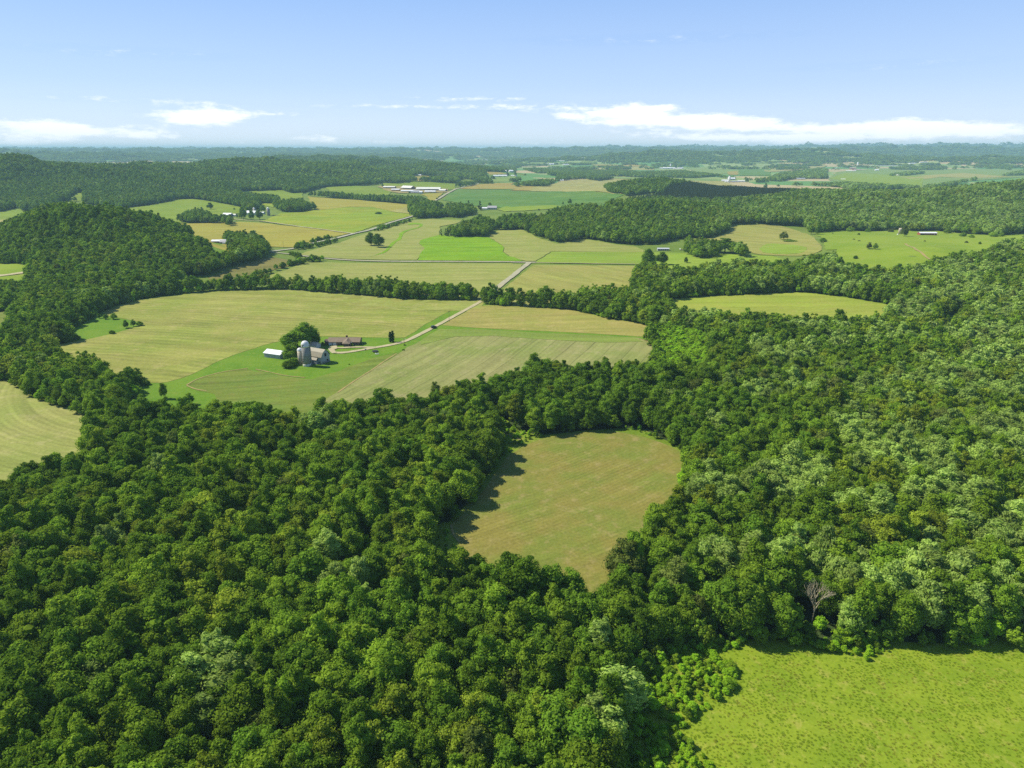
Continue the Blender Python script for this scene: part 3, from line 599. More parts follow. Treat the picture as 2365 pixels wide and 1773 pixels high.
def trunk_mesh(name, H, r0, mat=None, seed=0):
    rr = random.Random(seed); V, F = [], []
    tube(V, F, (0, 0, -0.6), (0.1, 0, H * 0.45), r0, r0 * 0.65, 8); tube(V, F, (0.1, 0, H * 0.45), (0, 0.1, H * 0.8), r0 * 0.65, r0 * 0.2, 6)
    for k in range(6):
        a = k * 1.1 + rr.random(); z = H * (0.25 + 0.07 * k); L = H * 0.26
        tube(V, F, (0.05, 0, z), (math.cos(a) * L, math.sin(a) * L, z + L * 0.7), r0 * 0.35, r0 * 0.08, 5)
    me = bpy.data.meshes.new(name); me.from_pydata(V, [], F); me.materials.append(mat or M['bark']); me.update()
    return me
SPEC = ['dark', 'mid', 'yellow', 'pale', 'dull', 'pine', 'bright']
NEARM, MIDM, FARM_ = {}, {}, {}
for i, s in enumerate(SPEC):
    wd = 0.55 if s == 'pale' else 0.0
    if s == 'pine':
        NEARM[s] = [crown_mesh('crown', 50, 15, 3.0, 1.5, 34, 46, 0.7, LEAF[s], 'cone')]
        MIDM[s] = [crown_mesh('crown', 51, 14, 2.6, 1.0, 10, 16, 1.5, LEAF[s], 'cone', core=1)]
        FARM_[s] = [crown_mesh('crown', 52, 14, 2.8, 1.0, 6, 7, 2.6, LEAF[s], 'cone', core=1)]
    else:
        NEARM[s] = [crown_mesh('crown', 10 * i + k, (14.5, 16.8, 13.0, 15.2, 12.0)[k], (4.6, 3.6, 5.4, 4.2, 4.3)[k], (1.0, 0.8, 1.2, .9, .8)[k], (46, 46, 52, 48, 40)[k], 76, 0.52, LEAF[s], 'round', wd) for k in range(5)]
        MIDM[s] = [crown_mesh('crown', 100 + 10 * i + k, (15, 12.8)[k], (4.4, 5.2)[k], 0.6, 24, 30, 0.95, LEAF[s], 'round', wd) for k in range(2)]
        FARM_[s] = [crown_mesh('crown', 200 + i, 13.5, 5.2, 0.5, 10, 14, 2.0, LEAF[s], 'round', 0)]
TRUNK = trunk_mesh('trunk', 13, 0.28)

# ------------------------------------------------------------------ woods beyond the near forest
WOODS = {
 'ridge': outline('''Y:-900,1500 B1 -600,240 0,222 160,182 200,216 380,212 540,135 590,125 640,132 715,125 720,152 1030,190 1350,150 1500,115 1640,110 1800,130 2060,180 2110,225 2200,200 2212,120 A1 1990,858 2212,850 A2 0,856 220,843 300,868 400,868 470,850 580,820 860,806 1000,800 1080,782 1200,788 1350,770 1520,778 1710,790 1760,740 1880,760 1960,715
   Y:1130,4200 Y:900,4800 Y:-900,4800'''),
 'row': outline('B2 450,85 900,121 1310,157 1310,232 1345,252 1360,278 1490,272 1640,262 1720,272 1880,235 A2 1885,1000t 1840,950t 1600,940t 1470,915t 1400,885t 1250,880t 900,872t 700,852t 470,850t'),
 'clump': outline('B2 155,165 190,205 240,222 400,222 505,190 500,150t 380,90t 180,105t'),
 'farmclump': outline('B1 1520,305 1620,316 1850,316 1965,298 1960,272t 1830,225t 1700,175t 1600,195t 1590,262'),
 'wood4': outline('B2 1562,422 1700,437 1980,430 2040,335 2040,265t 1900,240t 1750,295t 1600,335t'),
 'wood5': outline('B2 2050,374 2212,374 B3 0,374 90,360 220,330 200,215t 0,225t B2 2060,255t'),
 'hill': outline('''B3 90,370 240,440 390,486 540,472 610,442 750,466 900,490 1080,500 1250,490 1480,440 1700,445 1840,390 1870,330 2212,325 B4 0,330 340,345 380,390 470,400 680,375 870,385 1130,370 1300,385 1480,380 1650,400 2000,420 2212,400
   Y:2900,1150 Y:2900,2000 Y:2400,1950 Y:2000,1850 Y:1800,1950 Y:1650,2200 Y:1500,2250 Y:1400,2050 A3 830,870 960,880 1000,925 790,965t 740,950t 600,955t 450,970t 300,1020t 220,1065t B3 190,215t 0,260t'''),
 'bush_row': outline('B3 1500,500 1600,540 1720,545 1830,575 1990,570 2000,500t 1890,470t 1800,460t 1700,510t 1500,490t'),
 'valley': outline('''G1 -500,430 0,555 300,557 290,612 540,625 500,690 480,770 600,742 720,745 800,722 1290,692 1300,720 1600,762 1930,710 1690,690 1690,632 2212,640 G2 0,662 600,672 1200,684 1330,690 1750,655 1900,642 2212,700 3000,760 3300,700t 2212,600t
   1750,525t 1330,492t 1150,455t 350,475t 0,495t G1 2110,435t 1500,455t 1000,455t 960,425 1380,375 1370,275t 1000,225t 450,345t 150,365t 0,375t -500,360t'''),
 'grove_a': outline('H8 650,510 780,522 1080,522 1220,527 1245,490 1350,462 1440,425 1380,385t 1100,385t 1000,395t 780,425t 690,455t'),
 'grove_b': outline('H8 575,430 760,430 770,400 740,372t 600,378t'), 'grove_c': outline('H8 40,462 130,468 270,465 200,400 190,310t 60,335t -40,400t'),
 'line_a': outline('A4 240,808 560,815 800,852 1080,845 1360,836 1360,795t 1180,790t 1000,782t 760,768t 280,775t'),
 'line_b': outline('A4 1375,832 1560,805 1800,762 1800,755 1560,790t 1380,800t'),
 'line_c': outline('A4 -40,765 130,772 260,750 390,750 540,750 520,720 545,660 540,640t 130,690t 0,745t -60,750t'),
 'grove_d': outline('A4 1075,720 1200,726 1360,705 1355,675t 1200,680t 1080,700t'), 'grove_e': outline('A4 2035,725 2212,722 2400,720 2400,660t 2212,665t 2060,695t'),
 'patch_a': outline('A2 1710,822 1780,815 1870,800 1860,758t 1720,775t'), 'patch_b': outline('A2 1890,770 1960,792 2012,788 2000,760t 1960,700t 1900,730t'),
 'patch_c': outline('A2 1880,690 2120,692 2212,685 A3 60,640 60,612t A2 2212,608t 1880,625t'),
 'hedge': outline('B2 -40,100 60,108 200,118 190,98t 60,90t -40,85t'),
}
NOTREE = [outline('A2 1340,735 1420,715 1560,725 1620,752 1500,760 1380,775'), outline('A3 790,965 960,895 1260,862 1260,875 1130,912 1000,930 830,970'), outline('B1 590,128 600,85 640,60 718,58 718,128'),
          outline('A2 1530,1035 1550,1000 1620,1000 1640,1040 1600,1055')]
PINE = [outline('A3 1300,880 1350,840 1480,800 2000,805 2212,835 A4 400,830 300,880 A3 2212,930 1700,965 1300,935 1000,960 790,1020 700,1060 740,1010 960,925 1130,905'), outline('B2 1562,422 1640,432 1740,330t 1600,335t'), outline('A3 640,752 760,772 870,750 800,730t 600,735t')]
DARKW = WOODS['clump']

def scatter(y0, y1, s, wide=1.13):
    """jittered grid over the part of the land the camera looks at"""
    ys = np.arange(y0, y1, s * 0.87); out = []
    for k, y in enumerate(ys):
        hw = (0.745 * y * 0.97 + 55) * wide
        xs = np.arange(-hw, hw, s) + (k % 2) * s / 2; out.append(np.stack([xs, np.full(len(xs), y)], 1))
    P = np.concatenate(out)
    return P + (RNG.random(P.shape) - 0.5) * s * 0.8
def in_any(polys, P):
    r = np.zeros(len(P), bool)
    for q in polys: r |= inside(q, P[:, 0], P[:, 1])
    return r
OPENL = list(OPEN.values())

P1 = scatter(62, 1150, 5.35)
P1 = P1[inside(NEAR, P1[:, 0], P1[:, 1]) & ~in_any(OPENL, P1)]
WL = list(WOODS.values())
_d = spot('D3', 858, 1205); _u = np.array(_d[:2]) / np.hypot(*_d[:2])
_r = P1 - np.array(_d[:2]); _al = _r @ _u; _pe = np.abs(_r @ np.array([-_u[1], _u[0]]))
_su = np.array([-math.cos(rad(SUN_AZ)), math.sin(rad(SUN_AZ))]); _as = _r @ _su; _ps = np.abs(_r @ np.array([-_su[1], _su[0]]))
P1 = P1[~(((_pe < 3.2) & (_al < 1.2) & (_al > -13)) | ((_as > 0) & (_as < 9) & (_ps < 3.6)))]
P2 = scatter(560, 2300, 7.0); P2 = P2[in_any(WL, P2) & ~in_any(NOTREE + OPENL + [NEAR], P2)]
P3 = scatter(2300, 4400, 12.5); P3 = P3[in_any(WL, P3) & ~in_any(NOTREE, P3)]
def far_wood(P):
    z = terrain(P[:, 0], P[:, 1]); n = fbm(P[:, 0], P[:, 1] * 1.6, 900.0)
    gap = (fbm(P[:, 0] + 3000, P[:, 1] * 2.2, 1100.0) > 0.75)
    return ((z > 30 + 16 * n) & ~gap) | (n > 0.95) | ((np.abs(fbm(P[:, 0] * 1.0, P[:, 1], 1700.0)) < 0.05) & (z < 30))
P4 = scatter(4400, 7600, 22.0); P4 = P4[far_wood(P4)]
P5 = scatter(7600, 14500, 46.0); P5 = P5[far_wood(P5)]
P6 = scatter(14500, 23000, 95.0); P6 = P6[terrain(P6[:, 0], P6[:, 1]) > 10]

WILLOW = outline('C1 900,230 1180,165 1480,140 2163,104 2163,40t 1480,60t 940,130t')
BLOCK = outline('D2 820,60 1000,70 1150,150 1300,195 1900,195 2060,250 C3 1150,800 1100,690t 700,690t 300,690t 0,740t -150,800t')
def pick_species(P, rng):
    """which kind of tree grows where"""
    x, y = P[:, 0], P[:, 1]
    n1 = fbm(x, y, 95.0); n2 = fbm(x + 500, y, 60.0); u = rng.random(len(P)) + 0.22 * fbm(x + 90, y - 40, 260.0)
    px = CX + FPX * x / (y * 0.9455 + CAM_H * 0.3256)
    right = np.clip((px - 1350) / 700, 0, 1)
    sp = np.full(len(P), 0)
    sp[u + 0.12 * n1 + 0.28 * right > 0.42] = 1
    sp[(u + 0.2 * n2 - 0.20 + 0.34 * right > 0.80)] = 2
    pal = (1.1 * n1 + 0.6 * n2 + 1.05 * (u - 0.5) + 1.65 * right > 1.65); sp[pal] = 3
    sp[rng.random(len(P)) < 0.018] = 4
    dk = inside(BLOCK, x, y) & (rng.random(len(P)) < .85); sp[dk] = 0
    wl = inside(WILLOW, x, y) & (rng.random(len(P)) < .6); sp[wl] = 3
    pn = in_any(PINE, P); sp[pn] = 5
    return sp
sp1 = pick_species(P1, RNG); sp2 = pick_species(P2, RNG); sp3 = pick_species(P3, RNG)

# ------------------------------------------------------------------ instanced woods ("stuff")
def proto_collection(name, meshes):
    c = bpy.data.collections.new(name)
    for i, me in enumerate(meshes):
        o = bpy.data.objects.new('%s_%02d' % (name, i), me); c.objects.link(o)
    return c
def stuff(name, P, idx, scl, coll, zoff=0.0):
    me = bpy.data.meshes.new(name); n = len(P)
    z = terrain(P[:, 0], P[:, 1]) + zoff
    me.vertices.add(n); me.vertices.foreach_set('co', np.stack([P[:, 0], P[:, 1], z], 1).astype(np.float32).ravel())
    a = me.attributes.new('idx', 'INT', 'POINT'); a.data.foreach_set('value', np.asarray(idx, dtype=np.int32))
    a = me.attributes.new('scl', 'FLOAT_VECTOR', 'POINT'); a.data.foreach_set('vector', np.asarray(scl, dtype=np.float32).ravel())
    a = me.attributes.new('rot', 'FLOAT_VECTOR', 'POINT'); r = np.zeros((n, 3), np.float32); r[:, 2] = RNG.random(n) * 6.2832 if name != 'aspen_wood' else 0; a.data.foreach_set('vector', r.ravel())
    o = bpy.data.objects.new(name, me); col.objects.link(o)
    t = bpy.data.node_groups.new(name, 'GeometryNodeTree')
    t.interface.new_socket('Geometry', in_out='INPUT', socket_type='NodeSocketGeometry'); t.interface.new_socket('Geometry', in_out='OUTPUT', socket_type='NodeSocketGeometry')
    gi = t.nodes.new('NodeGroupInput'); go = t.nodes.new('NodeGroupOutput'); ip = t.nodes.new('GeometryNodeInstanceOnPoints'); ci = t.nodes.new('GeometryNodeCollectionInfo')
    ci.inputs['Collection'].default_value = coll; ci.inputs['Separate Children'].default_value = True; ci.inputs['Reset Children'].default_value = True
    def at(nm, ty):
        q = t.nodes.new('GeometryNodeInputNamedAttribute'); q.data_type = ty; q.inputs['Name'].default_value = nm; return q.outputs['Attribute']
    e2r = t.nodes.new('FunctionNodeEulerToRotation'); t.links.new(at('rot', 'FLOAT_VECTOR'), e2r.inputs[0])
    t.links.new(gi.outputs[0], ip.inputs['Points']); t.links.new(ci.outputs[0], ip.inputs['Instance']); ip.inputs['Pick Instance'].default_value = True
    t.links.new(at('idx', 'INT'), ip.inputs['Instance Index']); t.links.new(e2r.outputs[0], ip.inputs['Rotation']); t.links.new(at('scl', 'FLOAT_VECTOR'), ip.inputs['Scale'])
    t.links.new(ip.outputs[0], go.inputs[0])
    md = o.modifiers.new('woods', 'NODES'); md.node_group = t
    return o
def scales(n, lo, hi, k=1.0):
    s = (lo + (hi - lo) * RNG.random(n)) * k; w_ = s * (0.95 + 0.36 * RNG.random(n))
    return np.stack([w_, w_, s], 1)
NSP = 7
near_meshes = [NEARM[s][k % len(NEARM[s])] for s in SPEC for k in range(5)]
mid_meshes = [MIDM[s][k % len(MIDM[s])] for s in SPEC for k in range(2)]
far_meshes = [FARM_[s][0] for s in SPEC]
cN, cM, cF = proto_collection('near_crown', near_meshes), proto_collection('mid_crown', mid_meshes), proto_collection('far_crown', far_meshes)

# the nearest trees become things of their own
dist1 = np.hypot(P1[:, 0], P1[:, 1]); sc1 = scales(len(P1), 0.62, 1.05) * (1 + 0.07 * fbm(P1[:, 0], P1[:, 1], 70.0))[:, None]
z1 = terrain(P1[:, 0], P1[:, 1])
pxs, pys = pixel_of(P1[:, 0], P1[:, 1], z1 + 11)
seen = (pxs > -20) & (pxs < 2385) & (pys < 1800)
edge = np.zeros(len(P1), bool)
order = np.argsort(np.where(seen, dist1, 1e9))
N_IND = 330
ind = order[:N_IND]; rest = np.ones(len(P1), bool); rest[ind] = False
KIND = {'dark': ('dark green broadleaf tree', 'broadleaf_tree'), 'mid': ('leafy mid green broadleaf tree', 'broadleaf_tree'), 'yellow': ('yellowish green broadleaf tree', 'broadleaf_tree'), 'pale': ('pale silvery poplar with wind-turned leaves', 'poplar_tree'), 'dull': ('dull olive broadleaf tree with thin foliage', 'broadleaf_tree')}
def zone(px, py):
    if px < 420: return 'in the forest at the far lower left'
    if px < 900: return 'in the forest left of the striped clearing'
    if px < 1420: return 'in the forest in front of the striped clearing'
    if px < 1800: return 'in the forest just above the grassy corner'
    return 'at the far right above the grassy corner'
for i in ind:
    s = SPEC[sp1[i]] if SPEC[sp1[i]] in KIND else 'dark'
    what, nm = KIND[s]; zn = zone(pxs[i], pys[i])
    root = empty(nm, (P1[i, 0], P1[i, 1], z1[i]), 0.0 if s == 'pale' else random.random() * 6.28)
    root.scale = tuple(sc1[i])
    tag(root, what + ' ' + zn, 'tree', what + 's ' + zn)
    c = bpy.data.objects.new('crown', NEARM[s][random.randrange(5)]); col.objects.link(c); c.parent = root
    t = bpy.data.objects.new('trunk', TRUNK); col.objects.link(t); t.parent = root
near_lod = rest & (dist1 < 430); mid_lod = rest & ~near_lod
def lodsplit(P, sp, k): return sp * k + RNG.integers(0, k, len(P))
q = near_lod
o = stuff('broadleaf_forest', P1[q], lodsplit(P1[q], sp1[q], 5), sc1[q], cN)
tag(o, 'dense broadleaf forest covering the foreground and right slope around the striped clearing', 'forest', kind='stuff')
q = mid_lod
o = stuff('broadleaf_forest', P1[q], lodsplit(P1[q], sp1[q], 2), sc1[q], cM)
tag(o, 'broadleaf forest on the left hill and behind the crescent field', 'forest', kind='stuff')
q = sp2 != 5
o = stuff('hillside_forest', P2[q], lodsplit(P2[q], sp2[q], 2), scales(int(q.sum()), .72, 1.08), cM); tag(o, 'wooded hillsides and tree belts around the middle distance fields', 'forest', kind='stuff')
o = stuff('pine_plantation', P2[~q], lodsplit(P2[~q], sp2[~q], 2), scales(int((~q).sum()), .85, 1.0, 0.9), cM); tag(o, 'dark brownish pine plantation on the slope behind the rounded wooded hill', 'forest', kind='stuff')
o = stuff('valley_woods', P3, sp3, scales(len(P3), .85, 1.15, 1.35) * np.array([1, 1, .74]), cF); tag(o, 'woods along the far valley floor and the long left ridge', 'forest', kind='stuff')
P45 = np.concatenate([P4, P5, P6]); k45 = np.concatenate([np.full(len(P4), 2.7), np.full(len(P5), 5.2), np.full(len(P6), 11.0)])
s45 = scales(len(P45), .85, 1.15) * k45[:, None] * np.array([1, 1, 1.0]); s45[:, 2] = np.clip(s45[:, 2] * 0.42, 1.1, 1.7)
o = stuff('distant_forest', P45, np.where(RNG.random(len(P45)) < .6, 1, np.where(RNG.random(len(P45)) < .5, 0, 2)), s45, cF); tag(o, 'hazy blue green forest on the farthest hills along the horizon', 'forest', kind='stuff')
print('TREES', len(P1), len(P2), len(P3), len(P4), len(P5), len(P6))

# thickets, brush and tall grass
ES = []
for k_, pl in OPEN.items():
    for a_, b_ in zip(pl, np.roll(pl, -1, 0)):
        L_ = np.hypot(*(b_ - a_)); m_ = int(L_ / 1.6)
        if k_ in ('clearing', 'thicket'): m_ //= 3
        if 0 < m_ < 2000: ES.append(a_ + (b_ - a_) * RNG.random((m_, 1)) + RNG.normal(size=(m_, 2)) * 1.5)
ES = np.concatenate(ES); ES = ES[inside(NEAR, ES[:, 0], ES[:, 1]) & (ES[:, 1] < 900)]
for t_, m_, w_ in (('B2 345,542 500,518 690,472', 60, 2.5), ('B2 1010,388 1180,338 1340,290', 60, 3), ('B2 340,520 520,470 640,445', 40, 1.5), ('B2 300,585 440,640 560,632', 30, 3), ('B3 20,780 60,740 110,700', 14, 1.5), ('B2 0,775 200,700 430,652', 40, 2)):
    l_ = outline(t_); k_ = RNG.integers(0, len(l_) - 1, m_); f_ = RNG.random((m_, 1)); ES = np.concatenate([ES, l_[k_] * (1 - f_) + l_[k_ + 1] * f_ + RNG.normal(size=(m_, 2)) * w_])
RD_ = [outline(t_) for _, _, t_, _ in ROADS[:3]]
def near_line(P, line, r_):
    q_ = np.zeros(len(P), bool)
    for a_, b_ in zip(line[:-1], line[1:]):
        d_ = b_ - a_; t_ = np.clip(((P - a_) @ d_) / (d_ @ d_), 0, 1); q_ |= np.hypot(*(P - a_ - t_[:, None] * d_).T) < r_
    return q_
for r_ in RD_: ES = ES[~near_line(ES, r_, 5)]
o = stuff('edge_shrubs', ES, RNG.choice([0, 0, 1, 1, 6], len(ES)) * 2 + RNG.integers(0, 2, len(ES)), scales(len(ES), .20, .50) * np.array([1.15, 1.15, 1]), cM, -.2); tag(o, 'leafy shrubs along the edges where woods meet fields', 'shrubs', kind='stuff')
TH = scatter(300, 640, 2.9); TH = TH[inside(OPEN['thicket'], TH[:, 0], TH[:, 1])]
CO = scatter(62, 200, 1.5, 1.0); CO = CO[inside(OPEN['corner'], CO[:, 0], CO[:, 1])]
cpx, cpy = pixel_of(CO[:, 0], CO[:, 1], 0.0)
band = (cpy < 1497 + 0.0 * cpx + 30 * np.sin(cpx / 60)) & (RNG.random(len(CO)) < np.clip((1545 - cpy) / 60, 0.0, 1)) & (cpx < 2060) | ((cpx < 1640 + 60 * np.sin(cpy / 40)) & (RNG.random(len(CO)) < 0.8)) | (RNG.random(len(CO)) < 0.0)
CL = scatter(150, 420, 2.4, 1.0); inm = inside(OPEN['clearing'], CL[:, 0], CL[:, 1]); clf = outline(FIELDS[0][0])
cc = clf.mean(0); CL = CL[inm & ~inside(cc + (clf - cc) * 1.05, CL[:, 0], CL[:, 1])]
BR = np.concatenate([TH, CO[band], CL]); BI = np.where(RNG.random(len(BR)) < .85, 6, 1) * 5 + RNG.integers(0, 5, len(BR))
bs = scales(len(BR), .20, .34); bs[:len(TH)] *= 1.25; bs[len(TH):] *= (0.25 + 0.55 * RNG.random(len(BR) - len(TH)) ** 1.5)[:, None]; bs[len(TH) + int(band.sum()):] *= 0.75
o = stuff('thicket', BR, BI, bs * np.array([1.25, 1.25, .9]), cN, -0.15); tag(o, 'bright green brush growing between the forest and the open grass', 'brush', kind='stuff')

# ------------------------------------------------------------------ single trees and bushes
def lone(win, x, y, hpx, kind, label, cat='tree', name=None, wpx=None, group=None, squat=1.0):
    """one tree; x, y = where it stands in the window, hpx = its height there"""
    X, Y, Z = spot(win, x, y); k = WIN[win][2] * mpp(X, Y, Z)
    H = hpx * k * 1.05
    lod = NEARM if Y < 1500 else MIDM
    me = lod[kind][int(x * 7 + y) % len(lod[kind])]
    top = max(v.co.z for v in me.vertices); wid = 2 * max(v.co.x for v in me.vertices)
    root = empty(name or ('bush' if cat == 'bush' else ('conifer_tree' if kind == 'pine' else 'broadleaf_tree')), (X, Y, Z), (x * 1.37) % 6.28)
    sz = H / top; sx = (wpx * k / wid) if wpx else sz * squat
    root.scale = (sx, sx, sz)
    tag(root, label, cat, group)
    c = bpy.data.objects.new('crown', me); col.objects.link(c); c.parent = root
    if cat != 'bush':
        t = bpy.data.objects.new('trunk', TRUNK); col.objects.link(t); t.parent = root
    else: c.location.z = -0.14 * top
    if cat == 'tree' and kind != 'pine': c.location.z = -0.06 * top
    return root
